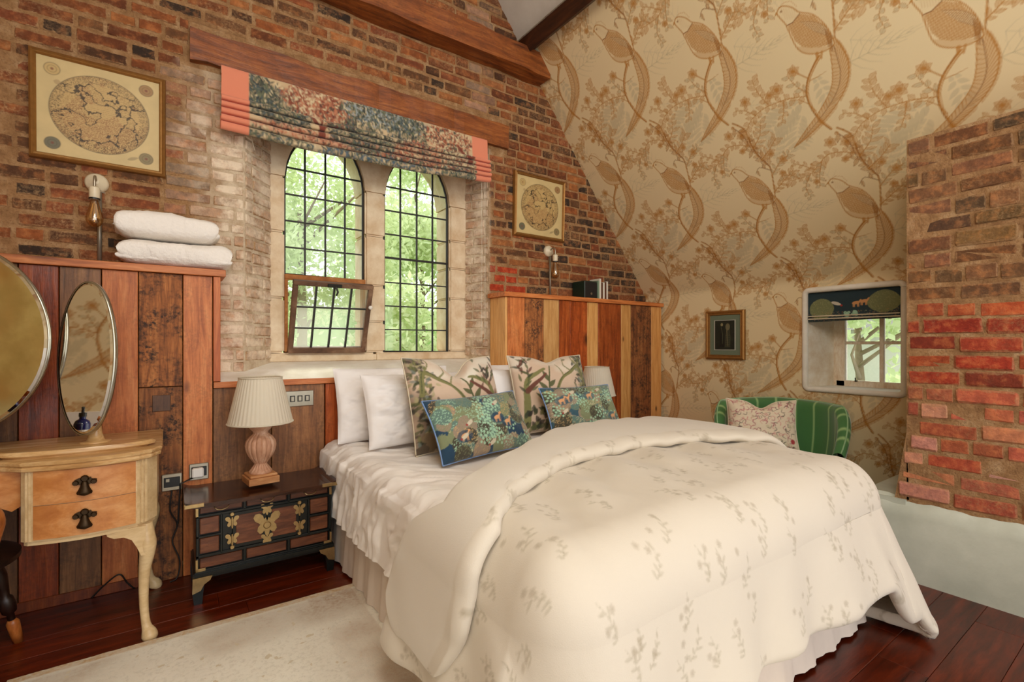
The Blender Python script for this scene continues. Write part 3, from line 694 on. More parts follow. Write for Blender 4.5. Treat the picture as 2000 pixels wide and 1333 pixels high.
# backing so that no light leaks, with the white upper ceiling
xz = lambda z: XR-(z-KZ)/SK
zr = KZ+(XR-XL)/2*SK; xc = (XR+XL)/2
ce = MB()
ce.prism([(xz(3.66), 3.66), (xc, zr), (xc, zr+.1), (xz(3.66)+.1, 3.74)], 'y', YB+.05, -5.2)
xl = lambda z: XL+(z-KZ)/SK
ce.prism([(xl(3.6), 3.6), (xc, zr), (xc, zr+.1), (xl(3.6)-.1, 3.68)], 'y', YB+.05, -5.2)
tag(ce.build('ceiling', M['ceiling_paint']), 'white painted upper slope of the roof', kind='structure')
bk = MB()
bk.prism([(XR+.02, KZ), (xz(3.7)+.03, 3.72), (xz(3.7)+.2, 3.75), (XR+.2, KZ)], 'y', .3, -5.2)
bk.box((XR+.006, -1.29, 0), (XR+.3, .3, KZ)); bk.box((XR+.006, -5.2, 0), (XR+.3, -1.91, KZ)); bk.box((XR+.006, -1.91, 0), (XR+.3, -1.29, .86)); bk.box((XR+.006, -1.91, 1.605), (XR+.3, -1.29, KZ))
bk.build('masonry', M['white_plaster'], wr)
bk = MB().prism([(XL-.02, KZ), (xl(3.65)-.03, 3.67), (xl(3.65)-.2, 3.7), (XL-.2, KZ)], 'y', .3, -5.2); bk.box((XL-.25, -5.2, 0), (XL-.008, .3, KZ)); bk.build('masonry', M['white_plaster'], wl)
# purlin
p = MB(); th = math.atan(SK); u_ = Vector((-math.cos(th), 0, math.sin(th))); n_ = Vector((-math.sin(th), 0, -math.cos(th)))
c_ = Vector((xz(3.64), 0, 3.64))
pts = [c_-u_*.055, c_+u_*.055, c_+u_*.055+n_*.10, c_-u_*.055+n_*.10]
p.prism([(q.x, q.z) for q in pts], 'y', YB-.02, -4.8); tag(p.build('trim_4', M['dark_beam']), 'dark purlin between the wallpaper and the white ceiling', kind='structure')
# ---- chimney breast
cb = thing('wall_chimney', 'chimney breast of grey-brown and red bricks at the right', None); cb['kind'] = 'structure'
XC = 3.09
m_ = MB().box((XC+.012, -4.0, 0), (XR+.1, -2.15, 2.25)); m_.build('masonry', M['mortar'], cb)
def shade_ch(u, z, r_):
    if z > 1.42: c = lin(r_.choice([(122, 82, 46), (148, 104, 60), (104, 74, 46), (140, 96, 62), (116, 78, 40), (90, 62, 38), (150, 92, 46)]))
    elif z > .98: c = lin(r_.choice([(176, 62, 30), (166, 54, 26), (184, 76, 40), (150, 56, 30), (190, 84, 44)]))
    else: c = lin(r_.choice([(214, 132, 100), (204, 108, 76), (218, 150, 120), (196, 92, 60), (176, 92, 60), (220, 166, 138)]))
    return tuple(k*r_.uniform(.85, 1.12) for k in c)
def ch_iv(z):
    return [(2.152-(.05*max(0, (.75-z)/.35) if z < .75 else 0), 3.5)]
def ch_place(u, z, d): return (XC+.0325+d, -u, z)
lst = lay(.41, 2.25, .0835, ch_iv, ch_place, shade_ch, PI/2, 21, .006)
put_bricks(lst, cb, 290, al=.55)
# mortar backing of the flare and the smooth plinth
fl = MB(); fl.prism([(-2.15, .75), (-2.16, .40), (-2.10, .40)], 'x', XC+.012, XR); fl.build('flare_mortar', M['mortar'], cb)
P = np.zeros((10, 60, 3)); r2 = random.Random(5)
for j in range(60):
    u = -1.95-j*.03
    for i in range(10):
        t = i/9; top = .412+.004*math.sin(j*.7)+.003*math.sin(j*1.9+1); z = t*top
        P[i, j] = (XC-.028+.02*t**3, u, z)
    P[9, j, 0] = XC+.03
pl = gridmesh('plinth', P, M['grey_plaster'], cb)
MB().box((XC-.004, -2.15, 0), (XR, -1.95, .40)).build('plinth_return', M['grey_plaster'], cb)
# ---- WINDOW 2 (small square window in the papered wall)
w2 = thing('window_2', 'small white-framed window low in the papered wall', None); w2['kind'] = 'structure'
ya, yb_, za, zb = -1.295, -1.905, .865, 1.605
# rounded plaster border
pts = []
for (cy, cz, a0) in ((yb_+.03, zb-.03, 90), (ya-.03, zb-.03, 0), (ya-.03, za+.03, -90), (yb_+.03, za+.03, -180)):
    for k in range(5):
        a = math.radians(a0+90-k*22.5); pts.append((XR+.0, cy+.03*math.cos(a), cz+.03*math.sin(a)))
pts.append(pts[0]); MB().tube(pts, .021, 8).build('plaster_surround', M['white_plaster'], w2, smooth=True)
rv = MB(); xo, xi = XR+.0, XR+.33; yi0, yi1 = -1.395, -1.925
rv.add([(xo, ya, za), (xo, ya, zb), (xi, yi0, zb), (xi, yi0, za)], [[0, 1, 2, 3]]); rv.add([(xo, yb_, za), (xo, yb_, zb), (xi, yi1, zb), (xi, yi1, za)], [[0, 1, 2, 3]])
rv.add([(xo, ya, za), (xo, yb_, za), (xi, yi1, za+.015), (xi, yi0, za+.015)], [[0, 1, 2, 3]]); rv.add([(xo, ya, zb), (xo, yb_, zb), (xi, yi1, zb), (xi, yi0, zb)], [[0, 1, 2, 3]])
rv.build('reveal', M['old_lime'], w2, recalc=False)
MB().box((XR-.005, yb_+.01, za-.004), (xi, ya-.01, za+.018), .004).build('sill', M['white_plaster'], w2)
f = MB(); X0, X1 = xi-.05, xi
f.box((X0, yi0-.06, za), (X1, yi0+.05, zb), .004); f.box((X0, yi1-.02, za), (X1, yi1+.03, zb), .004); f.box((X0, yi1, za+.015), (X1, yi0, za+.06), .004); f.box((X0, yi1, zb-.04), (X1, yi0, zb), .004)
f.build('frame', M['old_white'], w2)
MB().box((X0+.01, -1.70, za+.05), (X1-.005, -1.672, zb-.04), .004).build('glazing_bar', M['old_white'], w2)
MB().box((X0+.012, yi1, 1.20), (X1-.007, yi0-.05, 1.222), .004).build('glazing_bar', M['old_white'], w2)
for (p, q) in ((-1.457, -1.672), (-1.70, -1.895)):
    for (r, s) in ((za+.06, 1.20), (1.222, zb-.04)): MB().box((xi-.022, q, r), (xi-.018, p, s)).build('pane', M['glass'], w2)
mb = MB().box((X0-.006, -1.54, za+.056), (X0+.002, -1.52, za+.064), .002); mb.tube([(X0-.012, -1.53, za+.055), (X0-.015, -1.53, za+.085)], .004, 6); mb.build('stay', M['iron'], w2)
# ================================================================== JOINERY
def plank(par, x0, x1, z0, z1, mat, tint=(1, 1, 1), y0=0., y1=.02, name='plank', side=False, label=None, gap=.0018, bev=.002):
    c = ((x0+x1)/2, (y0+y1)/2, (z0+z1)/2); hx, hy, hz = (x1-x0)/2, (y1-y0)/2, (z1-z0)/2
    gx = gap if not side else 0; gy = gap if side else 0
    o = MB().box((-hx+gx, -hy+gy, -hz+gap*.5), (hx-gx, hy-gy, hz-gap*.5), bev).build(name, M[mat], par)
    o.location = c; o.color = tuple(tint)+(1,)
    if label: o['label'] = label
    return o
pn = thing('plank_panelling', 'tall reclaimed-plank wall panelling behind the dressing table and chest', 'wall panelling', (0, 0, 0))
XS = [-1.5, -1.33, -1.15, -1.0, -.84, -.70, -.553, -.418, -.268]
MS = ['plank_red', 'plank_walnut', 'plank_pine', 'plank_rough', 'plank_red', 'plank_walnut', 'plank_red', 'plank_walnut']
TS = [(.7,)*3, (.8,)*3, (.8,)*3, (1,)*3, (.7,)*3, (.7,)*3, (.75, .62, .6), (.9, .85, .8)]
for a, b_, m_, t_ in zip(XS, XS[1:], MS, TS): plank(pn, a, b_, 0, 1.56, m_, t_)
plank(pn, -.268, -.128, 0, 1.56, 'plank_pine', (.86, .78, .72))
plank(pn, -.128, .054, .985, 1.56, 'plank_rough', (1.15, 1.05, .95), label='rough plank dotted with dark marks')
plank(pn, -.128, .054, 0, .983, 'plank_rough', (.8, .75, .72))
plank(pn, -.075, .005, .86, .945, 'plank_walnut', (.55, .5, .48), y0=-.004, y1=.001, name='wood_patch')
plank(pn, .054, .186, 0, 1.56, 'plank_pine', (1, .95, .92))
plank(pn, .186, .222, 1.001, 1.56, 'trim_pine', (.95, .85, .8), y0=-.014, y1=.02, name='corner_post')
plank(pn, .202, .222, 1.0, 1.56, 'plank_pine', (1, .9, .85), y0=.02, y1=YB-.004, side=True, name='return_plank')
plank(pn, -1.5, .246, 1.56, 1.598, 'board_pine', (1, .92, .86), y0=-.022, y1=YB-.003, name='shelf_board')
plank(pn, -1.5, -.128, 0, .05, 'plank_red', (.5, .45, .4), y0=-.006, y1=.0, name='base_strip', gap=0)
lp = thing('headboard_panelling', 'low plank panelling under the window sill behind the bed', 'wall panelling', (0, 0, 0))
plank(lp, .187, .469, 0, .966, 'plank_walnut', (1.15, 1.1, 1.05)); plank(lp, .469, .758, 0, .966, 'plank_walnut', (1.3, 1.2, 1.15))
plank(lp, .76, .885, 0, .966, 'plank_red', (1.25, 1.15, 1.1), y0=-.006)
xx = .887
for w_, m_ in ((.18, 'plank_pine'), (.2, 'plank_walnut'), (.16, 'plank_red'), (.2, 'plank_rough'), (.18, 'plank_pine'), (.263, 'plank_walnut')): plank(lp, xx, xx+w_, 0, .966, m_); xx += w_
plank(lp, .187, 2.068, .966, 1.0, 'board_pine', (1.05, .95, .92), y0=-.02, y1=0, name='sill_trim')
pt = thing('plank_partition', 'mixed-plank boxed partition with a pine top right of the window', 'wall panelling', (0, 0, 0))
PX = [(2.09, 2.252, 'plank_pine', (1.1, 1.05, 1.0)), (2.252, 2.44, 'plank_rough', (1.35, 1.25, 1.1)), (2.44, 2.601, 'plank_light', (.85, .82, .78)), (2.601, 2.72, 'plank_red', (1.1, 1, .9)), (2.72, 2.917, 'plank_red', (1.2, 1, .85)),
      (2.917, 3.045, 'plank_light', (1, .93, .8)), (3.045, 3.336, 'plank_red', (.95, .85, .75)), (3.336, 3.466, 'plank_light', (.85, .76, .62)), (3.466, 3.754, 'plank_rough', (.85, .75, .7)), (3.754, 3.905, 'plank_light', (.98, .85, .7))]
for a, b_, m_, t_ in PX: plank(pt, a, b_, 0, 1.562, m_, t_)
for a, b_ in ((.0, .105), (.105, YB-.003)): plank(pt, 2.070, 2.09, 0, 1.562, 'plank_light', (1.1, 1.05, 1), y0=a, y1=b_, side=True, name='return_plank')
plank(pt, 2.045, 3.915, 1.562, 1.598, 'board_pine', (1.2, 1.1, 1.0), y0=-.022, y1=YB-.003, name='top_board')
# ================================================================== PRINTS
def map_print(seed=1, res=200):
    S = .46; C = Can(S, S, S/res, lin((204, 180, 126)), wrap=False); P = lin((194, 162, 104)); INK = lin((70, 56, 34)); h = S/2
    X, Y = np.meshgrid((np.arange(res)+.5)/res, (np.arange(res)+.5)/res); n_ = fbm(X*9+seed, Y*9)
    C.a *= (.88+.22*n_)[..., None]
    R = .186; C.blob(h, h, R, R, P, 1)
    d = np.hypot(X*S-h, Y*S-h); sea = fbm(X*7+3, Y*7+11, 5); fine = np.random.RandomState(seed).rand(res, res)
    inn = d < R-.002
    coast = inn & (np.abs(sea-.52) < .018); C.a[coast] = np.array(INK)*1.1
    ld = inn & (sea > .52); m = ld & (fine > .62); C.a[m] = C.a[m]*.55+np.array(lin((120, 90, 40)))*.45
    m = inn & ~ld & (((Y*res).astype(int) % 4) == 0) & (fine > .4); C.a[m] = C.a[m]*.72
    rim = inn & (d > R*.80) & (fine > .66); C.a[rim] = C.a[rim]*.4
    m = inn & (fbm(X*3+20, Y*3+5) > .55) & (fine > .5); C.a[m] = C.a[m]*np.array((.7, .55, .5))
    C.blob(h, h, R, R, INK, .9, ring=.0016); C.blob(h, h, R-.006, R-.006, INK, .5, ring=.0008)
    for cx, cz, cc in ((.055, .055, (74, 78, 66)), (S-.055, .055, (120, 106, 70)), (.055, S-.055, (190, 160, 100)), (S-.055, S-.055, (150, 108, 62))):
        C.blob(cx, cz, .028, .028, lin(cc), .85); C.blob(cx, cz, .028, .028, INK, .8, ring=.0012); C.blob(cx, cz, .016, .016, INK, .6, ring=.001); C.blob(cx, cz, .006, .006, lin((120, 60, 40)), .8)
    C.leaf(S-.13, .035, .4, .05, .008, INK, .4); C.leaf(.06, S-.11, -.2, .03, .012, lin((150, 120, 80)), .5)
    return C
MC = map_print()
def framed_map(x0, x1, z0, z1, label, tilt):
    t = thing('framed_map', label, 'picture', ((x0+x1)/2, YB-.03, (z0+z1)/2), 0, 'framed maps on the brick wall'); W_, H_ = (x1-x0), (z1-z0); w_ = .026
    prof = [(0, .022), (.004, -.004), (.012, -.012), (.018, -.006), (.024, -.008), (.030, 0), (.030, .022)]
    mb = MB(); P = []
    cor = [(-1, -1), (1, -1), (1, 1), (-1, 1)]
    for (sx, sz) in cor+[cor[0]]: P.append([(sx*(W_/2-a), b_, sz*(H_/2-a)) for a, b_ in prof])
    mb.grid(P); mb.build('frame', M['gilt'], t)
    W2, H2 = W_-.056, H_-.056; res = 200
    g = np.linspace(0, 1, res); A, B = np.meshgrid(g, g); Q = np.stack([(A-.5)*W2, np.zeros_like(A)+.004, (B-.5)*H2], -1)
    gridmesh('map_sheet', Q, M['print_paper'], t, MC.sample(A*.46, B*.46), flip=True)
    MB().box((-W2/2-.004, .006, -H2/2-.004), (W2/2+.004, .024, H2/2+.004)).build('backing', M['dark_wood'], t)
    t.rotation_euler = (tilt, 0, 0); return t
framed_map(-.555, -.018, 2.10, 2.625, 'framed antique map on bare brick above the folded towels, left of the blind', .03)
framed_map(2.285, 2.83, 2.09, 2.62, 'framed antique map between the window and the wallpaper slope', .03)
# small portrait picture on papered wall  (two robed figures, drawn as plain dark shapes)
t = thing('framed_picture', 'small dark picture in a sage mount and mottled gold frame', 'picture', (XR-.018, -.655, 1.28)); W_, H_ = .36, .425
prof = [(0, .012), (.003, -.008), (.014, -.014), (.026, -.008), (.036, -.010), (.042, 0), (.042, .012)]
mb = MB(); mb.grid([[(b_, -sx*(W_/2-a), sz*(H_/2-a)) for a, b_ in prof] for sx, sz in ((-1, -1), (1, -1), (1, 1), (-1, 1), (-1, -1))]); mb.build('frame', M['gilt'], t)
MB().box((0, -W_/2+.038, -H_/2+.038), (.006, W_/2-.038, H_/2-.038)).build('mount', M['sage_mount'], t)
MB().box((-.002, -.098, -.13), (.001, .098, .13)).build('inner_slip', M['grey_silver'], t)
Cp = Can(.18, .25, .0015, lin((26, 34, 24)), wrap=False); a_ = fbm(np.linspace(0, 8, Cp.w)[None, :]+np.zeros((Cp.h, 1)), np.linspace(0, 12, Cp.h)[:, None]+np.zeros((1, Cp.w)))
Cp.a *= (.5+a_)[..., None]
Cp.poly([(.04, .02), (.05, .12), (.058, .19), (.075, .20), (.082, .12), (.095, .02)], lin((14, 18, 14)), .9); Cp.blob(.064, .215, .011, .014, lin((150, 140, 100)), .9); Cp.line([(.06, .19), (.072, .13), (.07, .05)], .003, .002, lin((90, 96, 70)), .7)
Cp.poly([(.09, .02), (.095, .12), (.11, .18), (.135, .19), (.145, .10), (.14, .02)], lin((60, 62, 46)), .8); Cp.blob(.118, .195, .02, .03, lin((120, 114, 84)), .8); Cp.line([(.11, .17), (.115, .08), (.12, .03)], .004, .002, lin((130, 124, 88)), .6)
for k in range(5): Cp.line([(.1, .04+.02*k), (.14, .045+.02*k)], .001, .001, lin((110, 108, 76)), .6)
g = np.linspace(0, 1, 90); A, B = np.meshgrid(g, g); gridmesh('picture_sheet', np.stack([np.full_like(A, -.003), -(A-.5)*.18, (B-.5)*.25], -1), M['print_paper'], t, Cp.sample(A*.18, B*.25), flip=False)
# ---- tree tapestry print for the roman blind
def can_blind():
    C = Can(1.74, .62, .0032, lin((206, 180, 140)), wrap=False); r_ = random.Random(9)
    greens = [lin(c) for c in ((52, 60, 52), (84, 92, 72), (36, 44, 42), (110, 112, 84), (66, 84, 88))]
    reds = [lin(c) for c in ((150, 78, 52), (120, 52, 34), (188, 120, 86))]; pale = lin((214, 196, 156))
    def crown(cx, cy, rx, ry, pal, n):
        C.blob(cx, cy, rx, ry, pal[0], .35, soft=.03)
        for _ in range(n):
            a = r_.uniform(0, 2*PI); q = r_.random()**.5; x, y = cx+rx*q*math.cos(a), cy+ry*q*math.sin(a)
            C.leaf(x, y, r_.uniform(0, 6.3), r_.uniform(.018, .032), .0042, r_.choice(pal+[pale] if r_.random() < .5 else pal), .85)
    for k in range(60): C.blob(r_.uniform(0, 1.74), r_.uniform(0, .62), .05, .03, lin((172, 176, 160)), .2, soft=.03)
    for (x, y, rx, ry, pal, n) in ((.30, .42, .17, .16, greens, 900), (.50, .56, .2, .07, reds+[pale], 500), (.62, .50, .12, .09, reds+greens[:1], 400), (.16, .55, .1, .07, greens, 300), (.95, .57, .3, .05, greens+[lin((150, 160, 160))]*2, 900), (1.4, .55, .2, .06, reds+[pale]+greens[:1], 600), (.6, .24, .5, .06, reds+[lin((200, 150, 120))]*3+greens[:1], 900), (1.2, .2, .4, .05, greens+reds, 900), (.78, .36, .22, .17, greens, 1100), (1.10, .50, .14, .10, greens, 300), (1.18, .34, .20, .15, reds+greens[:2], 800), (1.48, .38, .17, .14, greens[:2]+reds[:2]+[pale], 500), (.2, .1, .3, .09, greens, 700), (.9, .1, .4, .09, greens+[lin((60, 90, 110))]*3, 1000), (1.5, .1, .2, .09, greens, 500)): crown(x, y, rx, ry, pal, n)
    for x, y in ((.52, .30), (1.56, .36)):
        C.line([(x, y-.05), (x+.005, y+.06), (x-.02, y+.12), (x-.07, y+.17)], .022, .006, reds[1], .95); C.line([(x+.005, y+.05), (x+.05, y+.11), (x+.10, y+.13)], .012, .004, reds[1], .95); C.line([(x, y+.08), (x+.01, y+.16)], .010, .003, reds[1], .95)
    for k in range(14): a = 1.50+.008*k; C.line([(a, .34+.01*k), (a+.05, .40+.006*k)], .0025, .001, reds[1], .8)
    C.poly([(0, 0), (.135, 0), (.135, .62), (0, .62)], lin((224, 136, 104))); C.poly([(1.605, 0), (1.74, 0), (1.74, .62), (1.605, .62)], lin((224, 136, 104)))
    return C
CB_ = can_blind()
def roman_blind():
    t = thing('roman_blind', 'raised roman blind of tree tapestry cloth with pink ends over the leaded window', 'blind', (.236, .185, 2.775))
    Wb = 1.76; n = 340; us = np.linspace(0, 1, n)
    # profile: (y forward, z down, cloth v) stack of folds
    prof = [(-.03, 0., .62), (-.045, -.02, .60), (-.05, -.17, .40)]
    y, z, v = -.055, -.17, .40
    for k in range(4):
        d = .030+.001*k
        prof += [(y-.006, z-.006, v), (y-.024, z-.010, v-.012), (y-.034, z-d*.75, v-.032), (y-.026, z-d*1.2, v-.045), (y+.006, z-d*1.28, v-.05)]
        z -= d*1.28; v -= .055; y -= .006
    prof += [(y-.012, z-.005, v-.01), (y-.016, z-.03, v-.03), (y+.0, z-.045, v-.045), (y+.03, z-.035, v-.06), (y+.05, z-.01, v-.07), (y+.06, z+.05, v-.08)]
    pr = resample(spline(prof, 170), 175); m = len(pr); P = np.zeros((m, n, 3)); V = np.zeros((m, n)); U = np.zeros((m, n))
    for i, (a, b_, c_) in enumerate(pr):
        f = max(0, (-b_-.10)/.25); sag = np.sin(PI*us)**.8*.035*f
        P[i, :, 0] = us*Wb+.012*(f)*(us-.5)*1.; P[i, :, 1] = a-np.sin(PI*us)*.02*f+.003*np.sin(us*23+i*.03); P[i, :, 2] = b_-sag+(.04*(us)*f)+.003*np.sin(us*17)*f; U[i] = us*1.74
    q_ = np.array([(a, b_) for a, b_, c_ in pr]); al_ = np.concatenate([[0], np.cumsum(np.hypot(*np.diff(q_, axis=0).T))]); V[:] = (.62-al_*.60/al_[-1])[:, None]
    gridmesh('cloth', P, M['print_fabric'], t, CB_.sample(U, V)); MB().box((0, -.028, -.03), (Wb, .0, 0)).build('headrail', M['cream_piping'], t)
    for x in (1.705, 1.735): MB().tube([(x, -.05, -.33), (x, -.055, -.9), (x, -.05, -1.55)], .0012, 5).build('pull_cord', M['cord_white'], t)
    MB().tube([(.16, -.03, -.3), (.15, -.02, -.36), (.17, -.02, -.44)], .0012, 5).build('lift_cord', M['cord_white'], t); MB().tube([(1.36, -.03, -.28), (1.33, -.01, -.42), (1.40, .03, -.50)], .0012, 5).build('lift_cord', M['cord_white'], t)
roman_blind()
# ---- meadow print with deer and flowers (small cushions, small blind)
def can_meadow(W_, H_, px, seed, dark=(22, 58, 84)):
    C = Can(W_, H_, px, lin(dark), wrap=False); r_ = random.Random(seed)
    sage, pale, mint, ochre, brown, red = (lin(c) for c in ((124, 132, 96), (196, 190, 150), (164, 204, 172), (190, 160, 110), (66, 60, 44), (150, 46, 44)))
    for _ in range(int(W_*H_*480)): 
        x, y = r_.uniform(0, W_), r_.uniform(0, H_); R = r_.uniform(.035, .06)
        C.blob(x, y, R, R*.9, r_.choice([sage, brown, lin((92, 120, 110)), lin((150, 130, 110))]), .95)
        c2 = r_.choice([pale, sage, mint, ochre])
        for _ in range(70):
            a = r_.uniform(0, 6.3); q = R*r_.random()**.5; C.seg(x+q*math.cos(a), y+q*math.sin(a), x+q*math.cos(a)+.004, y+q*math.sin(a)+.003, .0017, .0010, c2, .9)
    for _ in range(int(W_*H_*42)+2):
        x, y = r_.uniform(.04, W_-.04), r_.uniform(.04, H_-.04)
        for k in range(15):
            a, q = k*2.4, .0115*k**.5; fx, fy = x+q*math.cos(a), y+q*math.sin(a)
            for p in range(5): C.blob(fx+.0042*math.cos(p*1.257), fy+.0042*math.sin(p*1.257), .003, .003, mint, .95)
    for _ in range(int(W_*H_*18)+1):
        x, y = r_.uniform(.06, W_-.06), r_.uniform(.05, H_-.05); c = lin((216, 160, 112))
        C.blob(x, y-.004, .045, .03, lin(dark), .75)
        C.blob(x, y, .022, .010, c, 1, .2); C.line([(x+.016, y+.004), (x+.026, y+.018)], .005, .004, c); C.blob(x+.030, y+.022, .008, .005, c, 1, -.4)
        for dx in (-.016, -.010, .010, .016): C.line([(x+dx, y-.004), (x+dx*1.1, y-.026)], .0024, .0014, c)
    for _ in range(int(W_*H_*16)+1):
        x, y = r_.uniform(.04, W_-.04), r_.uniform(.03, H_-.03); C.blob(x, y, .026, .010, lin((206, 196, 172)), .95, .5); C.blob(x-.022, y-.010, .007, .006, red, .95); C.leaf(x+.02, y+.006, .6, .03, .006, lin((120, 110, 90)), .9)
    return C
# ---- floral velvet print for the big cushions
def can_velvet(seed, flip):
    S = .58; C = Can(S, S, .0028, lin((206, 180, 156)), wrap=False); r_ = random.Random(seed)
    g1, g2, g3, dk, br = (lin(c) for c in ((122, 120, 72), (84, 90, 50), (52, 60, 36), (44, 36, 28), (104, 58, 44)))
    for _ in range(40): C.blob(r_.uniform(0, S), r_.uniform(.4, S), .05, .03, lin((226, 222, 206)), .3, soft=.04)
    for _ in range(9): C.blob(.05+r_.uniform(-.03, .03), r_.uniform(0, S), .05, .09, dk, .4, soft=.03)
    for _ in range(260): C.leaf(.06+r_.gauss(0, .035), r_.uniform(0, S), r_.uniform(0, 6.3), .035, .008, r_.choice([g1, g2, g3, dk, lin((170, 160, 120)), lin((110, 120, 112))]), .75)
    C.line(spline([(.05, .30), (.08, .42), (.16, .38), (.24, .34), (.30, .24), (.32, .12)], 24), .013, .010, g1, .95)
    C.line(spline([(.05, .31), (.08, .43), (.16, .39), (.24, .345), (.30, .25)], 24), .003, .003, g3, .6)
    for p in ([(.22, .35), (.24, .42), (.26, .47)], [(.08, .42), (.12, .48), (.10, .53)], [(.16, .39), (.2, .44), (.19, .5)]): C.line(spline(p, 8), .006, .002, g1, .8)
    C.line(spline([(.37, .08), (.36, .22), (.34, .36), (.31, .46)], 16), .008, .004, g2)
    for (x, y, a, l) in ((.36, .24, .9, .11), (.36, .16, .7, .13), (.355, .28, 2.4, .08), (.36, .20, 2.2, .07), (.35, .32, 1.2, .09), (.37, .10, .5, .10)): C.leaf(x, y, a, l, .015, g2, .95, g3, .8)
    C.line(spline([(.53, .05), (.52, .22), (.50, .33), (.42, .38), (.36, .42)], 20), .024, .008, g1, .95); C.line(spline([(.51, .26), (.46, .30), (.40, .34), (.36, .38)], 14), .018, .006, br, .9)
    for k in range(26): C.leaf(.5+r_.gauss(0, .035), .38+r_.gauss(0, .06), r_.uniform(.3, 2.6), .06, .008, r_.choice([g3, g2, br, dk]), .85)
    for k in range(70): C.leaf(r_.uniform(.18, .56), r_.uniform(.0, .14), r_.uniform(.3, 2.8), .045, .013, r_.choice([g3, g2, dk, g1]), .85, dk, .5)
    for k in range(16): C.blob(r_.uniform(.02, .25), r_.uniform(0, .08), .035, .025, lin(r_.choice([(168, 142, 110), (120, 100, 74), (84, 70, 54)])), .9)
    if flip: C.a = C.a[:, ::-1].copy()
    return C
def can_linen(seed):
    C = Can(.62, .78, .003, lin((214, 204, 187)), True, .3); r_ = random.Random(seed); g = lin((190, 180, 154)); g2 = lin((152, 140, 112)); pk = lin((196, 176, 162))
    for _ in range(26):
        x, y = r_.uniform(0, .62), r_.uniform(0, .78); a = r_.uniform(.6, 2.6); P = spline([(x, y), (x+.03*math.cos(a)+.012, y+.03), (x+.06*math.cos(a), y+.075)], 8)
        C.line(P, .0012, .0009, g2, .45)
        for k in range(7):
            q = P[min(k, len(P)-1)]; C.leaf(q[0], q[1], a+(-1)**k*.9, r_.uniform(.010, .024), .0024, g, .22, g2, .42)
        for k in range(2):
            fx, fy = x+r_.uniform(-.03, .03), y+r_.uniform(.02, .09)
            for p in range(5): C.leaf(fx, fy, p*1.257, .011, .0035, pk, .15, g2, .35)
    return C
LN = can_linen(4)
# ================================================================== BED
BXC, BHX, BY0, BLEN = 1.61, .875, -.03, 2.16
def puffy(name, P, th, mat, parent, col=None, edge=.05, smooth=True):
    """closed padded sheet around grid P (n,m,3), th = thickness, normals facing outwards"""
    gu = np.gradient(P, axis=0); gv = np.gradient(P, axis=1); N = np.cross(gu, gv); N /= np.linalg.norm(N, axis=-1, keepdims=True)+1e-9
    if N[P.shape[0]//2, P.shape[1]//2, 2] < 0: N = -N
    n, m = P.shape[:2]; i = np.arange(n)[:, None]; j = np.arange(m)[None, :]
    du = np.minimum(i, n-1-i)/(n-1); dv = np.minimum(j, m-1-j)/(m-1)
    e = np.minimum(1, np.minimum(du, dv)/edge); pr = np.sqrt(1-(1-e)**2)
    top = P+N*(th/2*pr)[..., None]; bot = P-N*(th/2*pr)[..., None]
    me = bpy.data.meshes.new(name); I, J = np.meshgrid(np.arange(n-1), np.arange(m-1), indexing='ij'); a = (I*m+J).ravel()
    q = np.stack([a, a+1, a+m+1, a+m], 1); q2 = q[:, ::-1]+n*m; rim_ = (np.minimum(du, dv)+0*P[..., 0]).ravel()[a] < .13; q = np.concatenate([q, q2[rim_]])
    co = np.concatenate([top.reshape(-1, 3), bot.reshape(-1, 3)])
    me.vertices.add(len(co)); me.vertices.foreach_set('co', co.ravel().astype(np.float32)); me.loops.add(q.size); me.polygons.add(len(q))
    me.polygons.foreach_set('loop_start', np.arange(0, q.size, 4, dtype=np.int32)); me.loops.foreach_set('vertex_index', q.ravel().astype(np.int32)); me.update(calc_edges=True)
    me.polygons.foreach_set('use_smooth', np.ones(len(q), bool))
    if col is not None:
        at = me.color_attributes.new('Col', 'FLOAT_COLOR', 'POINT'); c4 = np.ones((2*n*m, 4), np.float32); c4[:n*m, :3] = col.reshape(-1, 3); c4[n*m:, :3] = col.reshape(-1, 3); at.data.foreach_set('color', c4.ravel())
    me.materials.append(mat)
    bm = bmesh.new(); bm.from_mesh(me); bmesh.ops.remove_doubles(bm, verts=bm.verts, dist=1e-5); bmesh.ops.delete(bm, geom=[v for v in bm.verts if not v.link_faces], context='VERTS'); bmesh.ops.recalc_face_normals(bm, faces=bm.faces); bm.to_mesh(me); bm.free()
    me.polygons.foreach_set('use_smooth', np.ones(len(me.polygons), bool))
    o = bpy.data.objects.new(name, me); COL.objects.link(o)
    if parent is not None: o.parent = parent
    return o
def drape(A, B, hx, ylen, R, ztop, fl, crown=0., pn=2.):
    ox = np.maximum(np.abs(A)-(hx-R), 0)*np.sign(A); oy = np.maximum(B-(ylen-R), 0); dd = np.hypot(ox, oy)+1e-9; d = (np.abs(ox)**pn+oy**pn)**(1/pn)+1e-9
    arc = R*PI/2; out = np.where(d < arc, R*np.sin(np.minimum(d, arc)/R), R+(d-arc)*fl); drop = np.where(d < arc, R*(1-np.cos(np.minimum(d, arc)/R)), R+(d-arc)*np.sqrt(1-fl**2))
    X = BXC+np.clip(A, -(hx-R), hx-R)+ox/dd*out; Y = BY0-np.minimum(B, ylen-R)-oy/dd*out
    cr = crown*np.clip(1-(np.abs(A)/(hx+.1))**2.5, 0, 1)*np.clip(1-(np.maximum(B-ylen*.5, 0)/(ylen*.55))**3, 0, 1)
    return X, Y, ztop-drop+cr, d, ox/dd, oy/dd
bed = thing('bed', 'wide bed with a white fitted sheet and pale valance', 'bed', (0, 0, 0))
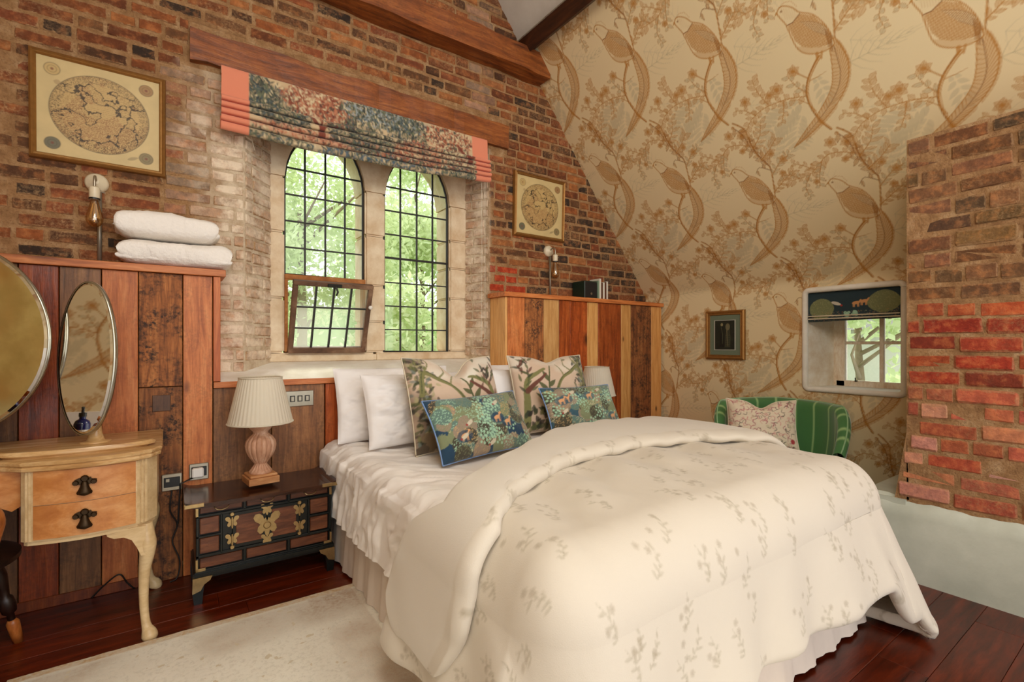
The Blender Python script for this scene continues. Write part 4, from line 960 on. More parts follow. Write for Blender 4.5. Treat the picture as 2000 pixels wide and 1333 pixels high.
# mattress with fitted sheet
a = np.linspace(-1.19, 1.19, 300); b_ = np.linspace(0, 2.46, 280); A, B = np.meshgrid(a, b_)
X, Y, Z, d, _, _ = drape(A, B, BHX, 2.13, .09, .615, .03)
rdg = 1-np.abs(2*fbm((A*.6-B)*9+3*fbm(A*3, B*3), (A+B*.5)*2.2, 4)-1)
wr_ = .010*(fbm(A*7+B*5, B*3-A*4, 4)-.5)+.030*np.clip((-A-.40)/.45, 0, 1)*np.clip(rdg-.62, 0, 1)*2.2*np.clip(1.6-np.abs(B-.85), 0, 1)
Z = Z+wr_*np.where(d > .12, .2, 1); X = X-np.sign(-A)*wr_*(d > .1)*1.0
P = np.stack([X, Y, Z], -1); lin_ = np.ones(P.shape)*np.array(lin((242, 236, 230)))
gridmesh('mattress', P, M['linen'], bed, lin_, flip=True)
MB().box((BXC-BHX+.02, -2.13, .30), (BXC+BHX-.02, -.03, .5)).build('mattress_core', M['valance_cloth'], bed)
mb = MB(); pts = [(BXC-BHX+.03, -.04), (BXC-BHX+.03, -2.15), (BXC+BHX-.03, -2.15), (BXC+BHX-.03, -.04)]; ring = []
for (p, q) in zip(pts, pts[1:]):
    L = math.hypot(q[0]-p[0], q[1]-p[1]); n = int(L/.02); nx, ny = (q[1]-p[1])/L, -(q[0]-p[0])/L
    for k in range(n): t_ = k/n; w_ = .008*math.sin(t_*L*34)+.004*math.sin(t_*L*81); ring.append((p[0]+(q[0]-p[0])*t_, p[1]+(q[1]-p[1])*t_, nx, ny, w_))
n = len(ring); cx_, cy_ = BXC, -1.0
P = [[(x+math.copysign(1, x-cx_)*abs(nx)*(w_*s+.02*s)*1, y+(-abs(ny))*(w_*s+.05*s), .36-(.345)*s) for (x, y, nx, ny, w_) in ring] for s in (0, .33, .66, 1.)]
mb.grid(P); mb.build('valance', M['valance_cloth'], bed, smooth=True)
# duvet body
dv = thing('duvet', 'thick cream floral duvet spread over the foot of the bed', 'duvet', (0, 0, 0))
xf = np.array([-2., -1.5, -1.25, -1.0, -.91, -.51, -.02, .40, .85, 1.5, 2.]); yf = np.array([-1.30, -1.33, -1.36, -1.52, -1.64, -1.40, -1.10, -1.02, -1.0, -1.02, -1.05])
xe = np.array([-2., -1.5, -1.25, -1.0, -.90, -.71, -.35, .10, .50, .85, 1.2, 2.]); ye = np.array([-1.88, -1.88, -1.90, -1.93, -1.92, -1.76, -1.60, -1.56, -1.62, -1.78, -1.85, -1.9])
n, m = 440, 540; a = np.linspace(-1.36, 1.42, m); t = np.linspace(0, 1, n)
A = np.tile(a, (n, 1)); ys = np.interp(a, xf, yf)-.03; B = -ys[None, :]+BY0*0+(2.57+.20*np.clip((np.abs(a)-.86)/.22, 0, 1)[None, :]+ys[None, :])*t[:, None]
phi_fold = np.where(np.abs(A) > .75, B, A)
X, Y, Z, d, cx, cy = drape(A, B, BHX+.055, 2.20, .15, .655, .16+.04*np.clip(A+.2, 0, 1)+.34*(lambda q: q*q*(3-2*q))(np.clip(B-1.4, 0, .8)/.8)*np.clip((A-.1)/.8, 0, 1), .045, 2.8)
hang = np.clip((d-.10)/.45, 0, 1); per = np.clip(A, -.8, .8)+np.sign(A)*(np.arctan2(np.abs(cx), np.maximum(-cy, cy)+1e-6)*(.15+.5*np.minimum(d, .4)))*(d > .001)+np.sign(A)*np.maximum(2.05-B, 0)*(np.abs(A) > .795)
f = np.sin(per*15+1.5*np.sin(per*4.1)+2.2*fbm(A*1.5, B*1.5))*.5+.5
amp = (.050*hang**1.3)*(.35+.65*fbm(A*2.3+5, B*2.3))*(1.2-.5*np.clip(A, 0, 1))
X = X+cx*(f-.4)*amp; Y = Y-cy*(f-.4)*amp
lump = .022*(fbm(A*3.1, B*3.1, 3)-.5)+.006*(fbm(A*11+3, B*7, 3)-.5)
# soft wrinkles radiating from the turned edge
e_ = np.interp(A[0], xe, -ye)[None, :]; near = np.exp(-((B-e_-.10)/.16)**2); lump = lump+.012*near*np.sin(A*21+B*6+3*fbm(A*3, B*3))
ec = np.clip(d-.56, 0, .3)*np.clip(np.abs(cx*cy)*2.4, 0, 1); X = X-cx*ec*1.0; Y = Y+cy*ec*1.0; Z = Z+ec*.15-.17*np.maximum(np.clip(np.abs(cx*cy)*2.3, 0, 1)**.7, (lambda q: q*q*(3-2*q))(np.clip((A-.65)/.13, 0, 1))*(cy > .3))*np.clip((d-.22)/.32, 0, 1)**1.1
Z = Z+lump*(1-.6*hang)+.02*(1-hang)*np.clip((B-1.5)/.3, 0, 1); X = X+cx*lump*hang; Y = Y-cy*lump*hang
low = Z < .045; ex = np.maximum(.045-Z, 0); Z = np.where(low, .045+.25*np.minimum(ex, .02), Z); X = X-cx*ex*.9; Y = Y+cy*ex*.9
# curl of the far corner under itself
cor = np.clip(1-np.hypot((A-1.42)/.30, (B-2.77)/.30), 0, 1); X = X-cor*.03; Y = Y+cor*.03
col = LN.sample(A*1.0+5, -B+5); puffy('duvet_body', np.stack([X, Y, Z], -1), .05, M['linen'], dv, col, edge=.022)
# turned-down part
n, m = 110, 360; a = np.linspace(-1.35, 1.40, m); A = np.tile(a, (n, 1)); t = np.linspace(0, 1, n)[:, None]
y0_ = np.interp(a, xf, yf); y1_ = np.interp(a, xe, ye)
end = np.clip((np.abs(a)-1.12)/.24, 0, 1); mid_ = (y0_+y1_)/2; sh = 1-.55*end**2
y0_ = mid_+(y0_-mid_)*sh; y1_ = mid_+(y1_-mid_)*sh; B = -(y0_[None, :]+(y1_-y0_)[None, :]*t)
X, Y, Z, d, cx, cy = drape(A, B, BHX+.10, 2.9, .16, .705, .11+0*A, .045)
l2 = .014*(fbm(A*3.1+9, B*3.1, 3)-.5)+.006*np.sin(A*31+B*12+4*fbm(A*3, B*3))*np.clip((.25-np.abs(t-.0))/.25, 0, 1)+.005*np.sin(A*40)*np.clip((t-.8)/.2, 0, 1)
Z = Z+l2+.012*np.sin(PI*t); X = X-cx*l2*1.0
colA = np.ones(A.shape+(3,))*np.array(lin((220, 212, 198))); k = np.clip((t-.86)/.02, 0, 1)[..., None]; colA = colA*(1-k)+LN.sample(A+5, -B+2)*k
puffy('turned_down_edge', np.stack([X, Y, Z], -1), .062, M['linen'], dv, colA, edge=.14)
# ---- pillows and cushions
def cushion(name, label, cat, W_, H_, D_, loc, lean, rz, mat, can=None, color=None, chop=0., conc=.05, n=90, piping=None, group=None, wrk=.006, roll=0., flange=0.):
    t_ = thing(name, label, cat, loc, rz, group)
    u = np.linspace(-1, 1, n); U, V = np.meshgrid(u, u)
    def out(U, V):
        x = U*W_/2*(1-conc*(1-V**2)-0*V); z = V*H_/2*(1-conc*1.2*(1-U**2))
        ch = chop*np.exp(-(U/.30)**2)*np.clip(V, 0, 1)**1.5; return x*(1-.10*chop/H_*np.clip(V, 0, 1)), z-ch
    x, z = out(U, V); fu = 1-np.abs(U)**2.4; fv = 1-np.abs(V)**2.4; dd = D_/2*np.clip(fu*fv, 0, 1)**.45
    seed = hash_(name+label); w1 = wrk*(fbm(U*4+seed, V*4)-.5)*2*np.clip(fu*fv*3, 0, 1)+wrk*.7*np.sin((U*7+V*3+seed)+4*fbm(U*2, V*2+seed))*np.clip(1-np.abs(fu*fv-.3)*2, 0, 1)*.5
    crease = .35*chop*np.exp(-(U/.12)**2)*np.clip(V, 0, 1)
    F = np.stack([x, -(dd+w1)*(1-crease*3), z+H_/2], -1); Bk = np.stack([x, (dd+w1), z+H_/2], -1)
    R_ = Matrix.Rotation(-lean, 3, 'X') @ Matrix.Rotation(roll, 3, 'Y'); R_ = np.array(R_)
    F = F @ R_.T; Bk = Bk @ R_.T
    c = can.sample((U+1)/2*W_*.98+.003, (V+1)/2*H_*.98+.003) if can else (np.ones(U.shape+(3,))*np.array(color))
    me_c = c
    o = puff_pair('cover', F, Bk, M[mat], t_, me_c)
    if piping:
        P_ = []; k = n-1
        for q in range(0, n, 3): P_.append(F[0, q])
        for q in range(0, n, 3): P_.append(F[q, k])
        for q in range(k, -1, -3): P_.append(F[k, q])
        for q in range(k, -1, -3): P_.append(F[q, 0])
        MB().tube([tuple(p) for p in P_], .0042, 6).build('piping', M[piping], t_, smooth=True)
    return t_
def hash_(s): return sum(ord(c)*(i+1) for i, c in enumerate(s)) % 97
def puff_pair(name, F, Bk, mat, parent, col):
    n, m = F.shape[:2]; me = bpy.data.meshes.new(name); I, J = np.meshgrid(np.arange(n-1), np.arange(m-1), indexing='ij'); a = (I*m+J).ravel()
    q = np.stack([a, a+1, a+m+1, a+m], 1); q = np.concatenate([q, q[:, ::-1]+n*m]); co = np.concatenate([F.reshape(-1, 3), Bk.reshape(-1, 3)])
    me.vertices.add(len(co)); me.vertices.foreach_set('co', co.ravel().astype(np.float32)); me.loops.add(q.size); me.polygons.add(len(q))
    me.polygons.foreach_set('loop_start', np.arange(0, q.size, 4, dtype=np.int32)); me.loops.foreach_set('vertex_index', q.ravel().astype(np.int32)); me.update(calc_edges=True)
    at = me.color_attributes.new('Col', 'FLOAT_COLOR', 'POINT'); c4 = np.ones((2*n*m, 4), np.float32); c4[:n*m, :3] = col.reshape(-1, 3); c4[n*m:, :3] = col.reshape(-1, 3); at.data.foreach_set('color', c4.ravel())
    me.materials.append(mat); bm = bmesh.new(); bm.from_mesh(me); bmesh.ops.remove_doubles(bm, verts=bm.verts, dist=1e-5); bmesh.ops.recalc_face_normals(bm, faces=bm.faces); bm.to_mesh(me); bm.free()
    me.polygons.foreach_set('use_smooth', np.ones(len(me.polygons), bool)); o = bpy.data.objects.new(name, me); COL.objects.link(o); o.parent = parent; return o
WH = lin((244, 240, 238)); R_ = math.radians
cushion('pillow', 'white pillow at the left, hindmost against the plank panelling', 'pillow', .74, .44, .16, (1.15, -.20, .630), R_(14), R_(0), 'linen', color=WH, group='white bed pillows', conc=.03, wrk=.02)
cushion('pillow', 'white pillow at the left, leaning in front of another white pillow', 'pillow', .74, .42, .19, (1.24, -.44, .630), R_(18), R_(3), 'linen', color=WH, group='white bed pillows', conc=.04, wrk=.03)
cushion('pillow', 'white pillow mostly hidden behind the right-hand large floral cushion', 'pillow', .74, .44, .17, (2.03, -.20, .630), R_(14), 0, 'linen', color=WH, group='white bed pillows', conc=.03, wrk=.02)
cushion('pillow', 'white pillow glimpsed between the two large floral cushions', 'pillow', .70, .42, .18, (2.03, -.41, .630), R_(17), R_(-2), 'linen', color=WH, group='white bed pillows', conc=.04)
cushion('floral_cushion', 'large square velvet cushion with olive branches, in front of the left pillows', 'cushion', .60, .53, .19, (1.325, -.70, .628), R_(20), R_(4), 'print_fabric', can_velvet(3, False), chop=.11, conc=.05, n=150, group='large floral cushions', piping='cream_piping')
cushion('floral_cushion', 'large square velvet cushion with olive branches, before the right-hand pillows', 'cushion', .58, .52, .18, (2.06, -.625, .635), R_(20), R_(-8), 'print_fabric', can_velvet(8, True), chop=.04, conc=.05, n=130, group='large floral cushions', piping='cream_piping')
cushion('oblong_cushion', 'small oblong blue meadow-print cushion with blue piping, left one', 'cushion', .62, .33, .14, (1.34, -.95, .64), R_(30), R_(9), 'print_fabric', can_meadow(.62, .33, .0022, 5), conc=.05, n=230, piping='blue_piping', group='small meadow cushions', roll=R_(-1))
cushion('oblong_cushion', 'small oblong teal meadow-print cushion nearest the right bedside lamp', 'cushion', .56, .32, .13, (2.13, -.84, .645), R_(28), R_(-4), 'print_fabric', can_meadow(.58, .33, .0024, 15, (50, 84, 98)), conc=.05, n=150, piping='blue_piping', group='small meadow cushions')
# ================================================================== CHEST (low lacquered cabinet)
def butterfly(cx, cz, s, y=-.354, rot=0.):
    half = [(0, .30), (.10, .62), (.22, .50), (.30, .80), (.55, 1.0), (.85, .98), (.98, .72), (.86, .42), (.62, .26), (.50, .12), (.66, -.08), (.70, -.38), (.52, -.62), (.34, -.58), (.20, -.40), (.14, -.72), (0, -.95)]
    P = [(x*s, z*s) for x, z in half]+[(-x*s, z*s) for x, z in half[-2:0:-1]]
    return [(cx+x*math.cos(rot)-z*math.sin(rot), cz+x*math.sin(rot)+z*math.cos(rot)) for x, z in P]
def make_chest(name, label, loc):
    t = thing(name, label, 'chest', loc, 0, 'bedside chests')
    # local: x 0..0.6 body, front at y = -.35, back y=-.03
    b = MB(); b.box((.008, -.335, .145), (.597, -.04, .455)); F0, F1 = -.352, -.333
    for z0, z1 in ((.455, .463), (.392, .405), (.205, .218), (.143, .150)): b.box((.0, F0, z0), (.605, F1, z1), .002)
    for x0, x1 in ((0, .012), (.593, .605)): b.box((x0, F0, .143), (x1, F1, .463), .002)
    for x in (.192, .390): b.box((x, F0, .397), (x+.013, F1, .46), .002); b.box((x, F0, .145), (x+.013, F1, .21), .002)
    for x in (.096, .488): b.box((x, F0, .21), (x+.010, F1, .40), .002)
    for x0, x1 in ((0, .10), (.494, .60)): b.box((x0, F0, .298), (x1, F1, .308), .002)
    for x0, x1 in ((.0, .004), (.601, .605)): b.box((x0, -.35, .143), (x1, -.03, .463), .002); b.box((x0, -.35, .30), (x1, -.03, .31), .002)
    b.box((-.012, -.366, .118), (.617, -.03, .145), .006, seg=2); b.box((-.006, -.358, .108), (.611, -.03, .12), .003)
    b.build('carcass', M['black_lacquer'], t)
    # top with turned-up ends
    P = []
    for (dy, dz0) in ((-.392, 0), (-.022, 0)):
        pass
    xs = np.linspace(-.045, .626, 24); top = [(x, .468+.016*(max(0, abs(x-.2905)-.28)/.056)**2) for x in xs]; bot = [(x, z-.020) for x, z in top[::-1]]
    tp = MB().prism(top+bot, 'y', -.392, -.018).build('chest_top', M['chest_top'], t)
    def pan(name, x0, x1, z0, z1, m='chest_elm'):
        return MB().box((x0+.003, -.343, z0+.003), (x1-.003, -.334, z1-.003), .003).build(name, M[m], t)
    for x0, x1 in ((.012, .192), (.205, .390), (.403, .593)):
        d_ = pan('drawer', x0, x1, .405, .455); c = (x0+x1)/2
        MB().tube(spline([(c-.03, -.345, .438), (c-.028, -.362, .434), (c-.018, -.368, .425), (c, -.368, .421), (c+.018, -.368, .425), (c+.028, -.362, .434), (c+.03, -.345, .438)], 24), .0022, 6).build('handle', M['brass'], d_)
        pan('lower_panel', x0, x1, .150, .205)
    for x0, x1 in ((.012, .096), (.498, .593)):
        for z0, z1 in ((.218, .298), (.308, .392)): pan('side_panel', x0, x1, z0, z1)
    MB().box((.106, -.341, .218), (.146, -.334, .392), .001).build('hinge_stile', M['black_lacquer'], t); MB().box((.448, -.341, .218), (.488, -.334, .392), .001).build('hinge_stile', M['black_lacquer'], t)
    for x0, x1, hx in ((.146, .297, .146), (.297, .448, .448)):
        d_ = MB().box((x0+.001, -.347, .219), (x1-.001, -.335, .391), .002).build('door', M['black_lacquer'], t)
        ix0, ix1 = (x0+.016, x1-.022) if hx < .2 else (x0+.022, x1-.016)
        MB().box((ix0, -.350, .236), (ix1, -.345, .375), .002).build('door_panel', M['chest_elm'], d_)
        mb = MB()
        for z in (.262, .345):
            mb.prism(butterfly(hx, z, .030), 'y', -.3505, -.3475); mb.box((hx-.004, -.356, z-.028), (hx+.004, -.348, z+.028), .002)
        for z in (.226, .384): mb.lathe([(.002, -.002), (.011, 0), (.008, .004)], (hx, -.349, z), 10, rot=Matrix.Rotation(PI/2, 3, 'X'))
        mb.build('hinge', M['brass'], d_)
    mb = MB().prism(butterfly(.297, .302, .062), 'y', -.3525, -.3495); mb.lathe([(.002, -.006), (.014, -.004), (.018, 0), (.014, .004)], (.297, -.353, .302), 14, rot=Matrix.Rotation(PI/2, 3, 'X'))
    mb.prism(butterfly(.297, .378, .030), 'y', -.3515, -.349); mb.prism(butterfly(.297, .230, .028), 'y', -.3515, -.349); mb.build('butterfly_lock_plate', M['brass'], t)
    for sx, x in ((1, -.002), (-1, .607)):
        mb = MB().box((min(x, x+sx*.012), -.3555, .40), (max(x, x+sx*.012), -.30, .465), .001); mb.box((min(x, x+sx*.045), -.3555, .452), (max(x, x+sx*.045), -.351, .465), .001); mb.build('corner_mount', M['brass'], t)
        mb = MB().box((min(x, x+sx*.010), -.3555, .145), (max(x, x+sx*.010), -.30, .20), .001); mb.box((min(x, x+sx*.040), -.3555, .145), (max(x, x+sx*.040), -.351, .158), .001); mb.build('corner_mount', M['brass'], t)
    for x0, x1, z in ((-.047, .03, .4735), (.550, .628, .4735)): mb = MB().box((x0, -.396, z-.018), (x1, -.388, z-.001), .001); mb.box((x0 if x0 < 0 else x1-.006, -.396, z-.016), ((x0+.006) if x0 < 0 else x1, -.30, z+.002), .001); mb.build('edge_mount', M['brass'], tp)
    for sx, x in ((1, -.012), (-1, .617)):
        for y_ in (-.366, -.09):
            q = [(x, .12), (x+sx*.075, .12), (x+sx*.068, .105), (x+sx*.045, .09), (x+sx*.040, .05), (x+sx*.036, 0), (x+sx*.004, 0), (x-sx*.002, .05)]
            lg = MB().prism(q, 'y', y_, y_+.05).build('leg', M['black_lacquer'], t)
            q2 = [(x-sx*.001, .122), (x+sx*.076, .122), (x+sx*.068, .103), (x+sx*.044, .088), (x+sx*.030, .062), (x-sx*.003, .052)]
            if y_ < -.3: MB().prism(q2, 'y', y_-.003, y_+.03).build('foot_mount', M['brass'], lg)
    return t
ch = make_chest('bedside_chest', 'low black lacquer and elm chest with brass butterfly fittings left of the bed', (.098, 0, 0))
c2 = copy_tree(ch); c2.location = (2.60, -.01, 0); c2['label'] = 'low lacquered chest hidden beyond the bed under the right lamp'
# ================================================================== TABLE LAMPS
def make_lamp(label, loc, s=1.):
    t = thing('table_lamp', label, 'lamp', loc, .12, 'bedside table lamps'); t.scale = (s, s, s)
    bs = MB().box((-.072, -.072, 0), (.072, .072, .034), .002); bs.box((-.064, -.064, .034), (.064, .064, .048), .004); bs.build('base', M['lamp_foot'], t)
    fl = lambda i, a: 1-.085*(1-abs(math.cos(a*8)))**2*(1 if 2 <= i <= 15 else 0)
    prof = [(.052, .048), (.054, .058), (.050, .064), (.040, .078), (.030, .092), (.032, .100), (.036, .104), (.046, .118), (.060, .140), (.070, .165), (.074, .190), (.070, .213), (.058, .232), (.040, .246), (.034, .252), (.036, .262), (.050, .276), (.054, .284), (.054, .298), (.048, .304), (.012, .306)]
    MB().lathe(prof, seg=96, flute=fl).build('body', M['lamp_wood'], t, smooth=True, angle=50)
    MB().lathe([(.008, .304), (.008, .33), (.014, .332), (.014, .37), (.006, .372)], seg=12).build('lamp_holder', M['brass'], t)
    n = 180; r0, r1, z0, z1 = .152, .100, .308, .540; V = []
    for i, z in enumerate(np.linspace(0, 1, 8)):
        V.append([((r0+(r1-r0)*z)*(1+.012*math.cos(k*2*PI/n*45))*math.cos(2*PI*k/n), (r0+(r1-r0)*z)*(1+.012*math.cos(k*2*PI/n*45))*math.sin(2*PI*k/n), z0+(z1-z0)*z) for k in range(n+1)])
    sh = MB().grid(V).build('lamp_shade', M['shade_cloth'], t, smooth=True)
    for r, z in ((r0+.001, z0), (r1+.001, z1)): MB().tube([(r*math.cos(2*PI*k/60), r*math.sin(2*PI*k/60), z) for k in range(61)], .0042, 6).build('shade_binding', M['shade_cloth'], sh, smooth=True)
    mb = MB()
    for k in range(3): a = k*2.094; mb.tube([(0, 0, .50), (r1*.97*math.cos(a), r1*.97*math.sin(a), .535)], .0015, 5)
    mb.tube([(0, 0, .37), (0, 0, .50)], .002, 5); mb.build('shade_carrier', M['brass'], sh)
    return t
lp1 = make_lamp('fluted wooden table lamp with a pleated cream shade on the left black chest', (.385, -.215, .488))
lp2 = copy_tree(lp1); lp2.location = (2.83, -.20, .487); lp2.scale = (.98,)*3; lp2['label'] = 'table lamp with pleated cream shade seen behind the right teal cushion'
# ================================================================== DRESSING TABLE
dt = thing('dressing_table', 'pale and burr wood dressing table with cabriole legs and two right-hand drawers', 'dressing table', (0, 0, 0))
def front_y(x):   # serpentine front edge
    if x > -.44: return -.575-.035*math.sin(PI*(x+.44)/.35) if x < -.09 else -.575
    if x > -.50: return -.575+.06*(-.44-x)/.06
    return -.515
outl = [(-.03, -.015), (-.03, -.50), (-.062, -.562), (-.09, -.580)]+[(x, front_y(x)-.012) for x in np.linspace(-.10, -1.42, 40)]+[(-1.47, -.50), (-1.47, -.015)]
def offset_poly(P, d):
    c = Vector((-.7, -.3)); out = []
    n = len(P)
    for i in range(n):
        a, b_, c_ = Vector(P[i-1]), Vector(P[i]), Vector(P[(i+1) % n]); e1 = (b_-a).normalized(); e2 = (c_-b_).normalized(); nn = Vector((e1.y+e2.y, -e1.x-e2.x)); nn.normalize()
        out.append(tuple(b_+nn*d))
    return out
mb = MB(); lays = [(-.012, .735), (-.002, .740), (.0, .748), (-.006, .755), (.002, .760), (.004, .768), (-.004, .773)]
Ps = [[(x, y, z) for x, y in offset_poly(outl, -o_)] for o_, z in lays]
n = len(outl); vs = [p for r in Ps for p in r]; mb.add(vs, [[i*n+k, i*n+(k+1) % n, (i+1)*n+(k+1) % n, (i+1)*n+k] for i in range(len(lays)-1) for k in range(n)]+[[(len(lays)-1)*n+k for k in range(n)], list(range(n))[::-1]])
mb.build('table_top', M['vanity_top'], dt)
# pedestal carcass
cp = MB(); ped = [(-.045, -.02), (-.045, -.49), (-.075, -.545), (-.10, -.562)]+[(x, front_y(x)+.012) for x in np.linspace(-.10, -.43, 14)]+[(-.445, -.55), (-.445, -.02)]
cp.prism(ped, 'z', .478, .738); cp.build('right_pedestal', M['vanity_pale'], dt)
cp = MB(); q = offset_poly(ped, .008); cp.prism(q, 'z', .462, .478); cp.build('pedestal_moulding', M['vanity_pale'], dt)
for (x, y_) in ((-.104, -.5665), (-.092, -.561), (-.080, -.552), (-.428, -.567), (-.418, -.571)): MB().tube([(x, y_, .48), (x, y_, .735)], .0045, 6).build('reeded_moulding', M['vanity_pale'], dt)
def drawer_front(z0, z1):
    xs = np.linspace(-.408, -.112, 22); P1 = [(x, front_y(x)+.006) for x in xs]; P0 = [(x, front_y(x)+.03) for x in xs[::-1]]
    d = MB().prism(P1+P0, 'z', z0, z1).build('drawer', M['vanity_burr'], dt)
    c = -.262; yy = front_y(c)+.004; zc = (z0+z1)/2+.012
    hp = []
    for k in range(40):
        a = 2*PI*k/40; hp.append((c+.030*math.cos(a)*(1+.18*math.cos(5*a)), zc+.012*math.sin(a)*(1+.25*math.cos(6*a))+.004*abs(math.cos(a))))
    hb = MB().prism(hp, 'y', yy-.007, yy); 
    hb.lathe([(.003, -.008), (.011, -.004), (.013, 0), (.009, .006)], (c, yy-.008, zc+.012), 12, rot=Matrix.Rotation(PI/2, 3, 'X'))
    for sx in (-1, 1): hb.lathe([(.003, -.006), (.009, -.003), (.010, 0), (.007, .005)], (c+sx*.026, yy-.008, zc-.002), 10, rot=Matrix.Rotation(PI/2, 3, 'X'))
    hb.build('handle', M['old_brass'], d)
    pd = MB().lathe([(.004, .006), (.009, 0), (.011, -.012), (.016, -.026), (.021, -.036), (.019, -.043), (.010, -.047), (.002, -.050)], (c, yy-.012, zc-.002), 12, sy=.6, flute=lambda i, a: 1+.12*math.cos(6*a)); pd.build('drop_handle', M['old_brass'], d, smooth=True)
drawer_front(.611, .733); drawer_front(.485, .608)
MB().box((-1.0, -.505, .60), (-.455, -.02, .738)).build('apron_box', M['vanity_pale'], dt)
q = [(-1.0, .735), (-.452, .735), (-.452, .60), (-.475, .585), (-.50, .60), (-.53, .625), (-.62, .645), (-.83, .645), (-.92, .625), (-.95, .60), (-.975, .585), (-1.0, .60)]
MB().prism(q, 'y', -.515, -.503).build('kneehole_drawer', M['vanity_burr'], dt)
MB().box((-1.44, -.55, .478), (-1.0, -.02, .738)).build('left_pedestal', M['vanity_pale'], dt)
def cabriole(cx, cy, dx, dy, ztop, parent):
    L = math.hypot(dx, dy); dx, dy = dx/L, dy/L; mb = MB()
    rows = [(ztop, 0, .024), (.42, .004, .030), (.385, .012, .0305), (.34, .008, .026), (.28, -.004, .021), (.20, -.010, .0175), (.12, -.008, .0155), (.07, .0, .0155), (.045, .008, .018), (.028, .018, .025), (.012, .024, .028), (0., .022, .024)]
    pts = spline([(cx+dx*o_, cy+dy*o_, z) for z, o_, r in rows], 44); rr_ = [r for r in spline([(r, 0, 0) for z, o_, r in rows], 44)]
    mb.tube(pts, 0, 16, radii=[r[0] for r in rr_]); 
    return mb.build('leg', M['vanity_pale'], parent, smooth=True, angle=60)
cabriole(-.082, -.54, .6, -.8, .47, dt); cabriole(-.082, -.06, .9, .3, .47, dt); cabriole(-1.39, -.50, -.6, -.8, .47, dt); cabriole(-1.39, -.06, -.9, .3, .47, dt)
k_ = MB(); k_.prism([(-.10, .468), (-.205, .468), (-.20, .450), (-.18, .437), (-.15, .436), (-.125, .42), (-.108, .385), (-.095, .35), (-.08, .35), (-.08, .468)], 'y', -.575, -.545); k_.build('knee_bracket', M['vanity_pale'], dt)
k_ = MB(); k_.prism([(-.54, .468), (-.44, .468), (-.45, .437), (-.48, .42), (-.50, .385), (-.51, .35), (-.53, .35)], 'x', -.095, -.07); k_.build('knee_bracket', M['vanity_pale'], dt)
# ================================================================== MIRRORS
def ell(rx, rz, n=64): return [(rx*math.cos(2*PI*k/n), rz*math.sin(2*PI*k/n)) for k in range(n)]
def mirror_disc(t, rx, rz, mat, edge='mirror_edge'):
    MB().prism(ell(rx-.012, rz-.012), 'y', -.006, 0).build('mirror_glass', M[mat], t)
    n = 64; P = [[(a*1., y_, b_) for a, b_ in ell(rx-o_, rz-o_, n)+[ell(rx-o_, rz-o_, n)[0]]] for o_, y_ in ((.012, -.0061), (.0, -.001))]; MB().grid(P).build('bevelled_rim', M['mirror'], t, smooth=False)
    P = [[(a, y_, b_) for a, b_ in ell(rx+o_, rz+o_, n)+[ell(rx+o_, rz+o_, n)[0]]] for o_, y_ in ((-.002, -.004), (.004, -.004), (.005, .004), (.004, .012), (-.03, .014))]; MB().grid(P).build('frame', M['steel' if edge is None else edge], t, smooth=True)
    MB().prism(ell(rx-.004, rz-.004), 'y', .001, .010).build('back_board', M['vanity_top'], t)
om = thing('oval_mirror', 'small oval swing mirror on a flat oval wooden stand on the dressing table', 'mirror', (-.294, -.455, .773))
MB().lathe([(.0, 0), (.218, 0), (.222, .004), (.243, .010), (.245, .018), (.234, .026), (.0, .028)], seg=64, sy=.34).build('stand_base', M['vanity_top'], om, smooth=True, angle=40)
MB().lathe([(.052, .026), (.050, .032), (.030, .034), (.022, .06), (.018, .10), (.016, .22), (.012, .24)], (.045, .035, 0), 24).build('post', M['vanity_top'], om, smooth=True)
mm = thing('mirror_head', None, None); mm.parent = om; mm.location = (0.02, -.005, .372); mm.rotation_euler = (R_(-2), 0, -R_(42))
om.rotation_euler = (0, 0, 0)
mirror_disc(mm, .125, .305, 'mirror'); MB().box((-.01, .01, -.15), (.01, .03, .05), .003).build('bracket', M['vanity_top'], mm)
bm_ = thing('round_mirror', 'large round foxed mirror at the left edge above the dressing table', 'mirror', (-.719, -.217, 1.222), -R_(30))
mirror_disc(bm_, .378, .378, 'mirror_foxed'); MB().box((-.05, .012, -.446), (.05, .035, -.1), .004).build('support', M['vanity_top'], bm_)
# blue bottle standing left on the dressing table (seen by reflection)
bt = thing('glass_bottle', 'cobalt blue pump bottle, seen in the oval mirror', 'bottle', (-.62, -.47, .773))
MB().lathe([(.0, 0), (.028, 0), (.030, .004), (.030, .085), (.024, .10), (.012, .108), (.012, .12)], seg=20).build('bottle_body', M['blue_glass'], bt, smooth=True, angle=50)
MB().lathe([(.0305, .02), (.0307, .021), (.0307, .06), (.0305, .061)], seg=20, caps=False).build('paper_label', M['plastic_white'], bt)
mb = MB().lathe([(.014, .118), (.014, .135), (.006, .137), (.005, .155)], seg=12); mb.box((-.03, -.006, .152), (.01, .006, .162), .003); mb.build('pump', M['black_plastic'], bt)
